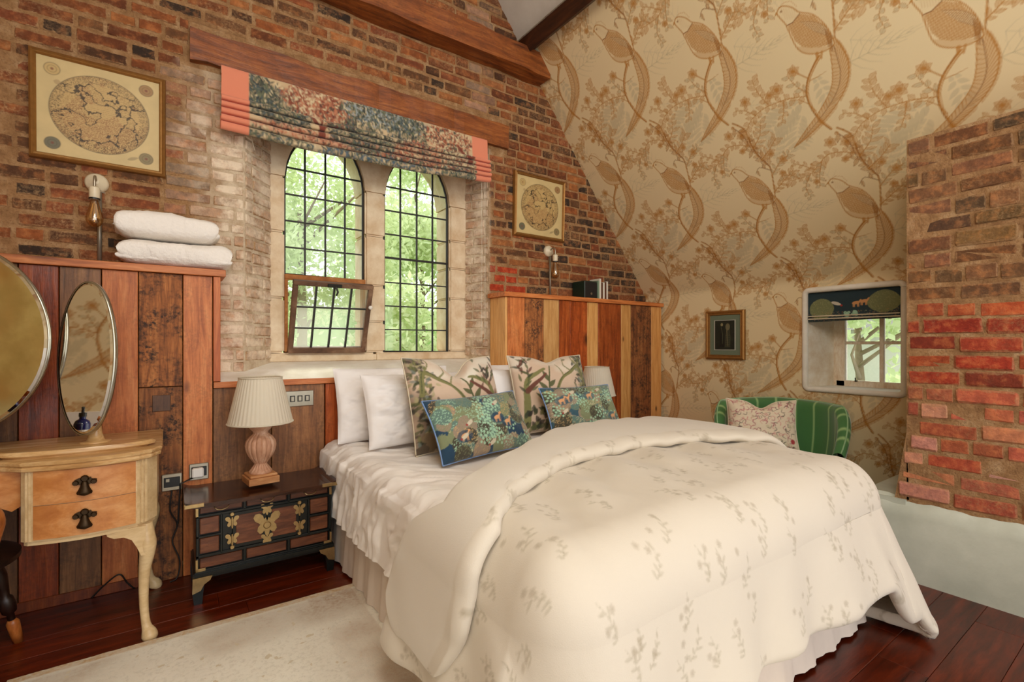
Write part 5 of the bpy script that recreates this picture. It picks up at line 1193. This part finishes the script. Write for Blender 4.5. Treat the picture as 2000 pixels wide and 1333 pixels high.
# ================================================================== TOWELS
def towel(label, cx, cy, z0, W_, D_, H_, seed, rz=0.):
    t = thing('folded_towel', label, 'towel', (cx, cy, z0), rz, 'folded white towels'); r_ = np.random.RandomState(seed); nl = 2
    def layer(name, za, zb, w, d, off, par):
        n1, n2 = 26, 60; V = []
        for i in range(n1):
            th_ = 2*PI*i/(n1-1); row = []
            for j in range(n2):
                s = j/(n2-1)*2-1; e = (1-abs(s)**9)**.5
                yy = (abs(math.cos(th_))**.6)*math.copysign(1, math.cos(th_))*d/2*(.97+.03*e); zz = (abs(math.sin(th_))**.6)*math.copysign(1, math.sin(th_))*(zb-za)/2*(.35+.65*e)
                nn = .030*(float(vn(np.array(s*2.5+seed+off*7), np.array(th_*.8)))-.5)+.006*(float(vn(np.array(s*14.+seed), np.array(th_*3.)))-.5)
                row.append((s*w/2+nn*.6, yy+nn*.8, (za+zb)/2+zz*(1+nn*6)+nn*.5))
            V.append(row)
        return MB().grid(V).build(name, M['towel'], par, smooth=True)
    layer('towel_fold', 0, H_, W_, D_, 0, t); layer('inner_fold', H_*.12, H_*.5, W_+.012, D_*.9, 1, t); return t
towel('folded white towel lying directly on the panelling shelf', .032, .085, 1.600, .475, .25, .125, 2)
towel('folded white towel on top of the other towel', -.005, .09, 1.736, .43, .24, .135, 9, .03)
# ================================================================== WALL LAMPS
def wall_lamp(label, x, ztop, zb, side):
    t = thing('wall_lamp', label, 'lamp', (x, YB-.006, ztop), 0, 'exposed-bulb wall lamps on conduit')
    rx = Matrix.Rotation(PI/2, 3, 'X')
    MB().lathe([(.006, -.03), (.040, -.022), (.048, -.008), (.048, .0)], (0, .002, 0), 24, rot=rx).build('wall_rose', M['cream_enamel'], t, smooth=True, angle=45) if False else MB().lathe([(.048, -.004), (.048, .010), (.040, .022), (.016, .030), (.012, .034)], (0, 0, 0), 24, rot=rx).build('wall_rose', M['cream_enamel'], t, smooth=True, angle=45)
    MB().tube([(.012, -.012, -.03), (.012, -.012, zb-ztop)], .0095, 10).build('conduit', M['galvanised'], t, smooth=True)
    MB().tube(spline([(0, -.02, 0), (0, -.055, .015), (0, -.085, .012), (0, -.095, -.01), (0, -.095, -.045)], 20), .0055, 8).build('swan_arm', M['steel'], t, smooth=True)
    MB().lathe([(.010, 0), (.021, -.006), (.022, -.012), (.022, -.062), (.020, -.066), (.016, -.067)], (0, -.095, -.04), 18).build('lamp_holder', M['cream_enamel'], t, smooth=True, angle=40)
    MB().lathe([(.0225, 0), (.0225, -.008)], (0, -.095, -.098), 18).build('holder_ring', M['black_plastic'], t)
    MB().tube([(.02, -.095, -.06), (.042, -.095, -.066)], .002, 6).build('thumb_screw', M['steel'], t)
    bl_ = MB().lathe([(.014, 0), (.015, -.01), (.020, -.03), (.028, -.06), (.034, -.088), (.034, -.104), (.026, -.122), (.012, -.134), (.001, -.137)], (0, -.095, -.106), 20).build('bulb', M['bulb_glass'], t, smooth=True)
    mb = MB()
    for k in range(8): a = k*PI/4; mb.tube([(.006*math.cos(a), -.095+.006*math.sin(a), -.125), (.020*math.cos(a), -.095+.020*math.sin(a), -.20)], .0012, 4)
    mb.build('filament', M['brass'], bl_); return t
b = NB('bulb_glass'); t_ = b.n('BsdfTransparent'); t_.inputs[0].default_value = (.80, .62, .40, 1); g_ = b.n('BsdfGlossy'); g_.inputs['Roughness'].default_value = .06; g_.inputs[0].default_value = (1, .9, .75, 1)
mx = b.n('MixShader'); mx.inputs[0].default_value = .25; b.t.links.new(t_.outputs[0], mx.inputs[1]); b.t.links.new(g_.outputs[0], mx.inputs[2]); b.t.links.new(mx.outputs[0], b.out.inputs[0]); M['bulb_glass'] = b.m
wall_lamp('bare-bulb wall lamp on conduit beside the folded towels', -.305, 2.02, 1.598, 1)
wall_lamp('bare-bulb wall lamp on conduit above the partition, left of the dark box file', 2.66, 2.0, 1.598, 1)
# ================================================================== BOOKS AND FOLDER ON THE PARTITION
def book(x, w, h, d, mat, label, group='upright books on the partition', tilt=0., z=1.598, pages=True):
    t = thing('book', label, 'book', (x, .05, z), 0, group); t.rotation_euler = (0, tilt, 0)
    c = MB().box((0, -.0, 0), (.0025, d, h)); c.box((w-.0025, 0, 0), (w, d, h)); c.box((0, -.003, 0), (w, .0, h), .001); c.build('cover', M[mat], t)
    MB().box((.0025, .001, .004), (w-.0025, d-.003, h-.004)).build('pages', M['book_white'], t); return t
fo = thing('box_file', 'dark green box file standing beside the pale books on the partition', 'file', (2.93, .045, 1.598))
MB().box((0, 0, 0), (.15, .16, .155), .006).build('case', M['book_green'], fo); MB().box((.004, -.002, .012), (.146, .001, .145), .004).build('spine_panel', M['book_black'], fo); MB().lathe([(.004, 0), (.010, .002), (.011, .004)], (.075, -.002, .045), 14, rot=Matrix.Rotation(PI/2, 3, 'X')).build('finger_ring', M['steel'], fo)
x = 3.09
for w, h, m_, lb in ((.020, .165, 'book_sage', 'slim sage green book next to the dark box file'), (.020, .185, 'book_white', 'tallest pale book on the partition, second from the box file'), (.022, .150, 'book_brown', 'brown book between pale spines on the partition'), (.020, .155, 'book_white', 'pale book standing third along, after the brown one'), (.022, .160, 'book_brown', 'brown book last but one at the right of the row'), (.018, .165, 'book_white', 'narrow pale book at the right end of the row')):
    book(x, w, h, .12, m_, lb); x += w+.001
# ================================================================== SWITCHES, SOCKETS
sw = thing('light_switch', 'brushed steel three-gang light switch on the plank behind the left lamp', 'switch', (.618, -.001, .885))
MB().box((-.076, -.006, -.045), (.076, 0, .045), .004).build('plate', M['steel'], sw)
for k in (-1, 0, 1):
    MB().box((k*.040-.014, -.0065, -.018), (k*.040+.014, -.005, .018), .001).build('surround', M['black_plastic'], sw); MB().box((k*.040-.009, -.010, -.014), (k*.040+.009, -.006, .014), .002).build('rocker', M['steel'], sw)
for k in (-1, 1): MB().lathe([(.003, 0), (.0035, .002)], (k*.068, -.0065, 0), 8, rot=Matrix.Rotation(PI/2, 3, 'X')).build('screw', M['steel'], sw)
def sock(label, x, z, plug):
    t = thing('wall_socket', label, 'socket', (x, -.001, z), 0, 'steel wall sockets'); MB().box((-.043, -.007, -.043), (.043, 0, .043), .004).build('plate', M['steel'], t)
    MB().box((-.034, -.010, -.024), (.034, -.006, .026), .002).build('insert', M['black_plastic'], t); MB().box((-.026, -.013, .004), (-.010, -.009, .020), .001).build('rocker', M['steel'], t); return t
sock('steel wall socket beside the dressing table right edge', .008, .497, 0); sock('steel wall socket holding the white plug above the chest', .124, .534, 1)
pg = thing('plug_adaptor', 'white plug pushed into the socket at the left end of the chest', 'plug', (.118, -.013, .534)); MB().box((-.026, -.035, -.024), (.026, 0, .024), .006).build('plug_body', M['plastic_white'], pg); MB().tube([(0, -.02, -.02), (-.03, -.004, -.03), (-.075, -.003, -.05), (-.085, -.003, -.25)], .004, 6).build('cord', M['black_plastic'], pg)
def cable(label, pts, r=.0035): tag(MB().tube(spline(pts, 60), r, 6).build('power_cable', M['black_plastic'], None, smooth=True), label, 'cable', 'cables against the panelling')
cable('black cable hanging from the sockets behind the chest corner', [(.008, -.012, .455), (.0, -.02, .36), (.03, -.015, .28), (.01, -.02, .2), (.04, -.03, .10), (.03, -.04, .02), (.0, -.05, .008)])
cable('black cable arching over the floor behind the dressing table leg', [(-.30, -.03, .01), (-.26, -.04, .055), (-.20, -.05, .10), (-.17, -.04, .05), (-.15, -.035, .02), (-.14, -.03, .008)])
# ================================================================== RUG
rg = thing('rug', 'large worn cream rug with a beige border under the bed', 'rug', (0, 0, 0)); x0, x1, y0, y1 = -.47, 1.75, -2.85, -.6
nx, ny = 300, 220; gx = np.linspace(x0, x1, nx); gy = np.linspace(y0, y1, ny); GX, GY = np.meshgrid(gx, gy)
ed = np.minimum(np.minimum(GX-x0, x1-GX), np.minimum(GY-y0, y1-GY)); f = fbm(GX*6, GY*6, 5); f2 = fbm(GX*2+9, GY*2, 4)
c = np.ones(GX.shape+(3,))*np.array(lin((236, 231, 216))); k = np.clip((f-.45)*4, 0, 1)[..., None]; c = c*(1-k*.5)+np.array(lin((246, 242, 228)))*k*.5
k = (np.clip((.30-ed)/.08, 0, 1)*np.clip((ed-.03)/.03, 0, 1)*np.clip((f2-.38)*5, 0, 1))[..., None]*.55; c = c*(1-k)+np.array(lin((170, 140, 108)))*k
k = (np.clip((np.abs(GX-.62)<.10).astype(float)*np.clip((f-.3)*3, 0, 1), 0, 1)*(GX > .3))[..., None]*.5; c = c*(1-k)+np.array(lin((172, 136, 104)))*k
k = (ed < .035)[..., None]*1.; c = c*(1-k)+np.array(lin((202, 170, 128)))*k
gridmesh('pile', np.stack([GX, GY, np.full_like(GX, .012)+.002*fbm(GX*30, GY*30)], -1), M['rug_pile'], rg, c); MB().box((x0, y0, .001), (x1, y1, .0125)).build('backing', M['cream_piping'], rg)
rg.rotation_euler = (0, 0, 0)
# ================================================================== STOOL / CHAIR at left edge
cr = thing('side_chair', 'dark wooden chair with turned legs at the extreme left by the dressing table', 'chair', (-.69, -.50, 0))
MB().lathe([(.0, .405), (.215, .405), (.235, .415), (.235, .432), (.20, .445), (.0, .440)], seg=40, sx=1.0, sy=1.0).build('seat', M['dark_wood'], cr, smooth=True, angle=50)
def tleg(x, y_, dx, dy):
    prof = [(0, .016), (.05, .019), (.09, .020), (.105, .012), (.13, .012), (.14, .022), (.17, .026), (.20, .022), (.21, .014), (.24, .018), (.30, .024), (.35, .018), (.36, .024), (.375, .018), (.41, .020)]
    pts = [(x+dx*(1-z/.41), y_+dy*(1-z/.41), z) for z, r in prof]; lg = MB().tube(pts[3:], 0, 14, radii=[r for z, r in prof][3:]).build('leg', M['dark_wood'], cr, smooth=True, angle=60)
    MB().tube(pts[:4], 0, 14, radii=[r for z, r in prof][:4]).build('pale_foot', M['seat_wood'], lg, smooth=True)
for sx in (-1, 1):
    for sy in (-1, 1): tleg(sx*.13, sy*.14, sx*.06, sy*.08)
MB().tube(spline([(-.20, -.20, .62), (-.17, -.30, .69), (0, -.34, .71), (.17, -.30, .69), (.212, -.20, .62), (.19, -.15, .52), (.17, -.12, .43)], 40), .022, 12).build('bow_back', M['seat_wood'], cr, smooth=True)
for x in (-.12, -.04, .04, .12): MB().tube([(x, -.16, .43), (x*1.1, -.31, .70)], .009, 8).build('spindle', M['seat_wood'], cr, smooth=True)
MB().tube([(-.13, 0, .15), (.13, 0, .15)], .012, 8).build('stretcher', M['dark_wood'], cr)
# ================================================================== GREEN TUB CHAIR
gc = thing('tub_chair', 'green striped velvet tub chair under the small window', 'chair', (3.40, -1.36, 0), R_(-64))
# local: seat faces -y ; back at +y
na, nz = 120, 34; ang = np.linspace(R_(-22), R_(202), na); V = []; Cc = []
def chair_shell(nz):
    P = np.zeros((nz, na, 3)); cc = np.zeros((nz, na, 3))
    for j, a in enumerate(ang):
        s = abs((a-PI/2)/R_(112)); ht = .80-.26*max(0, (s-.62)/.38)**1.3-.03*s; rx, ry = .31, .27
        for i in range(nz):
            t_ = i/(nz-1)
            if t_ < .42: q = t_/.42; r_o, z = -.0+.018*math.sin(q*PI), .30+(ht-.33)*q; w = 0
            elif t_ < .62: q = (t_-.42)/.20*PI; r_o, z = .035*(1-math.cos(q)), ht-.03+.035*math.sin(q)
            else: q = (t_-.62)/.38; r_o, z = .07-.02*q, (ht-.03)*(1-q)+.16*q
            fl = 1+.13*max(0, (z-.42))/.38
            P[i, j] = ((rx+r_o)*math.cos(a)*fl, (ry+r_o)*math.sin(a)*fl, z)
    return P
P = chair_shell(nz); S = np.tile((ang*.30)[None, :], (nz, 1)); st = (np.abs(((S/.036) % 1)-.5) < .06)[..., None]; g0 = np.array(lin((66, 122, 62))); g1 = np.array(lin((160, 196, 130)))
cc = np.where(st, g1, g0*(.85+.3*fbm(S*20, np.linspace(0, 3, nz)[:, None]+0*S)[..., None])); gridmesh('backrest', P, M['green_velvet'], gc, cc)
mb = MB().tube([tuple(P[int(nz*.53), j]) for j in range(na)], .005, 6); mb.build('piping', M['green_edge'], gc, smooth=True)
def blobcol(o, c0):
    at = o.data.color_attributes.new('Col', 'FLOAT_COLOR', 'POINT'); at.data.foreach_set('color', np.tile(np.array(tuple(c0)+(1.,), np.float32), len(o.data.vertices)))
o = MB().lathe([(.0, .30), (.28, .30), (.31, .33), (.315, .40), (.29, .445), (.20, .46), (.0, .465)], (0, -.03, 0), 48, sy=1.0).build('seat_cushion', M['green_velvet'], gc, smooth=True); blobcol(o, lin((112, 158, 92)))
o = MB().lathe([(.0, .13), (.30, .13), (.33, .15), (.33, .30), (.0, .31)], (0, 0, 0), 48, sy=.9).build('seat_base', M['green_velvet'], gc, smooth=True, angle=50); blobcol(o, lin((66, 118, 60)))
for sx in (-1, 1):
    for sy in (-1, 1): MB().tube([(sx*.19, sy*.17, .15), (sx*.23, sy*.21, 0)], .018, 10, radii=[.02, .013]).build('leg', M['dark_wood'], gc)
def can_pink():
    C = Can(.46, .32, .0025, lin((214, 196, 168)), wrap=False); r_ = random.Random(3); p1, p2, dk = lin((150, 60, 84)), lin((196, 130, 120)), lin((60, 48, 40))
    for _ in range(230):
        x, y, a = r_.uniform(0, .46), r_.uniform(0, .32), r_.uniform(0, 6.3); C.line(spline([(x, y), (x+.02*math.cos(a), y+.02*math.sin(a)), (x+.03*math.cos(a+.8), y+.03*math.sin(a+.8))], 8), .0022, .0012, r_.choice([p1, p2, dk]), .85)
    for _ in range(40): C.blob(r_.uniform(0, .46), r_.uniform(0, .32), .012, .009, r_.choice([p2, lin((180, 170, 130))]), .5, r_.uniform(0, 3))
    C.blob(.40, .05, .014, .016, lin((160, 30, 40)), .95); return C
cushion('small_cushion', 'pink and cream squiggle-patterned cushion resting in the green chair', 'cushion', .44, .33, .15, (3.26, -1.32, .50), R_(14), R_(-54), 'print_fabric', can_pink(), chop=.05, conc=.07, n=110, piping='cream_piping')
# ================================================================== SMALL SIDE TABLE in the far corner
stb = thing('side_table', 'small plain wooden table in the corner beyond the bed', 'table', (0, 0, 0))
MB().box((3.60, -.47, .475), (3.915, -.03, .50), .003).build('table_top', M['board_pine'], stb).color = (.75, .62, .55, 1)
mb = MB(); mb.box((3.63, -.44, .40), (3.89, -.06, .475)); mb.build('apron', M['board_pine'], stb).color = (.7, .6, .5, 1)
for x in (3.64, 3.88):
    for y_ in (-.43, -.07): MB().box((x-.016, y_-.016, 0), (x+.016, y_+.016, .47), .002).build('leg', M['board_pine'], stb).color = (.7, .6, .5, 1)
# ================================================================== SMALL BLIND
sb = thing('roman_blind', 'small raised roman blind with deer and green hills print in the small window', 'blind', (XR+.02, -1.31, 1.59))
CM = Can(.60, .26, .0022, lin((30, 52, 60)), wrap=False); r_ = random.Random(8)
for (cx, cy, rx, ry) in ((.10, .12, .085, .085), (.50, .15, .10, .085)):
    CM.blob(cx, cy, rx, ry, lin((118, 124, 84)))
    for _ in range(160): a, q = r_.uniform(0, 6.3), r_.random()**.5; CM.blob(cx+rx*q*math.cos(a), cy+ry*q*math.sin(a), .002, .002, lin((160, 160, 110)), .8)
for _ in range(500): CM.blob(r_.uniform(0, .6), r_.uniform(0, .09), .0025, .002, lin(r_.choice([(150, 150, 110), (90, 96, 70), (170, 120, 80)])), .8)
for _ in range(14):
    x, y = r_.uniform(.26, .36), r_.uniform(.05, .085)
    for p in range(6): CM.blob(x+.007*math.cos(p), y+.007*math.sin(p), .0045, .0045, lin((158, 196, 168)), .95)
for x, y in ((.33, .155), (.38, .165)): CM.blob(x, y, .026, .013, lin((206, 150, 96)), 1, .2); CM.line([(x+.02, y+.006), (x+.03, y+.022)], .006, .005, lin((206, 150, 96))); [CM.line([(x+dx, y), (x+dx, y-.034)], .0035, .0022, lin((206, 150, 96))) for dx in (-.018, -.01, .01, .017)]
CM.blob(.20, .16, .034, .013, lin((206, 200, 184)), .95, -.4); CM.blob(.235, .14, .008, .008, lin((170, 50, 40)))
pr = resample(spline([(0, 0, .25), (-.012, -.06, .2), (-.012, -.165, .08), (-.020, -.178, .07), (-.016, -.188, .06), (-.022, -.198, .05), (-.016, -.212, .03), (0, -.225, .01), (.02, -.21, .0)], 110), 110)
us = np.linspace(0, 1, 200); P = np.zeros((len(pr), 200, 3)); V_ = np.zeros((len(pr), 200))
for i, (a, z, v) in enumerate(pr): P[i, :, 0] = a; P[i, :, 1] = -us*.575; P[i, :, 2] = z+.012*us*min(1, -z/.2); V_[i] = v
gridmesh('cloth', P, M['print_fabric'], sb, CM.sample(np.tile(us*.6, (len(pr), 1)), V_)); MB().box((0, -.575, -.02), (.03, 0, 0)).build('headrail', M['cream_piping'], sb)
MB().box((-.024, -.57, -.186), (-.014, -.004, -.178), .002).build('fold_edge', M['cream_piping'], sb); MB().box((-.024, -.57, -.206), (-.014, -.004, -.198), .002).build('fold_edge', M['cream_piping'], sb)
# ================================================================== OUTSIDE
tag(MB().box((-14, .9, -.9), (26, 40, -.8)).build('lawn', M['lawn']), 'grass outside the windows', 'lawn', kind='structure')
def tree(label, x, y_, h, R, n, seed, trunk=.14, zc=None, leaf=.09, group='trees outside the window'):
    t = thing('garden_tree', label, 'tree', (x, y_, -.85), 0, group); r_ = np.random.RandomState(seed); zc = zc or h*.62
    mb = MB(); mb.tube([(0, 0, 0), (.05, .05, h*.35), (0, .1, h*.7)], 0, 8, radii=[trunk, trunk*.8, trunk*.4])
    for k in range(7): a = k*.9+seed; z = h*(.28+.06*k); mb.tube([(0, .05, z), (R*.5*math.cos(a), R*.5*math.sin(a), z+h*.12), (R*.8*math.cos(a+.2), R*.8*math.sin(a+.2), z+h*.22)], 0, 6, radii=[trunk*.4, trunk*.22, trunk*.08])
    mb.build('trunk', M['bark'], t, smooth=True)
    cl = r_.randn(26, 3)*np.array([R*.5, R*.5, h*.2])+np.array([0, 0, zc]); c = cl[r_.randint(0, 26, n)]+r_.randn(n, 3)*R*.17
    u = r_.randn(n, 3); u /= np.linalg.norm(u, axis=1)[:, None]; v = np.cross(u, r_.randn(n, 3)); v /= np.linalg.norm(v, axis=1)[:, None]; s = leaf*(.6+.8*r_.rand(n, 1))
    q = np.stack([c-u*s, c+v*s*.45, c+u*s, c-v*s*.45], 1).reshape(-1, 3); me = bpy.data.meshes.new('foliage'); f = np.arange(4*n).reshape(-1, 4)
    me.from_pydata(q.tolist(), [], f.tolist()); me.materials.append(M['leaves']); o = bpy.data.objects.new('foliage', me); COL.objects.link(o); o.parent = t; o['kind'] = 'stuff'
tree('pale green garden tree straight outside the left window light', 2.6, 9.6, 7.6, 2.2, 12000, 1)
tree('garden tree outside seen through the right window light', 7.9, 14.2, 9.6, 3.0, 14000, 5, leaf=.13)
tree('low leafy shrub close outside both window lights', 3.3, 4.4, 2.9, 1.4, 8000, 9, .07, 1.7, .07)
tree('leafy tree outside the small square window', 10.2, .5, 3.6, 1.3, 5000, 14, .1, 3.0, .10)
hd = tag(MB().box((-8, 21, -.85), (30, 22, 3.0), .2).build('garden_hedge', M['hedge_green']), 'long clipped hedge far outside the large window', 'hedge')
ob = thing('outbuilding', 'pale rendered outbuilding outside the small window', 'building', (0, 0, 0)); MB().box((14, -9, -.85), (18, 5, 1.6)).build('wall', M['render_wall'], ob)
MB().prism([(13.6, 1.55), (16, 2.7), (18.4, 1.55)], 'y', -9.3, 5.3).build('roof', M['slate'], ob)
for y_ in (-2.2, -4.6): f_ = MB().box((13.96, y_-.5, .2), (14.02, y_+.5, 1.1)).build('window', M['plastic_white'], ob); MB().box((13.94, y_-.42, .28), (13.97, y_+.42, 1.02)).build('pane', M['slate'], f_)
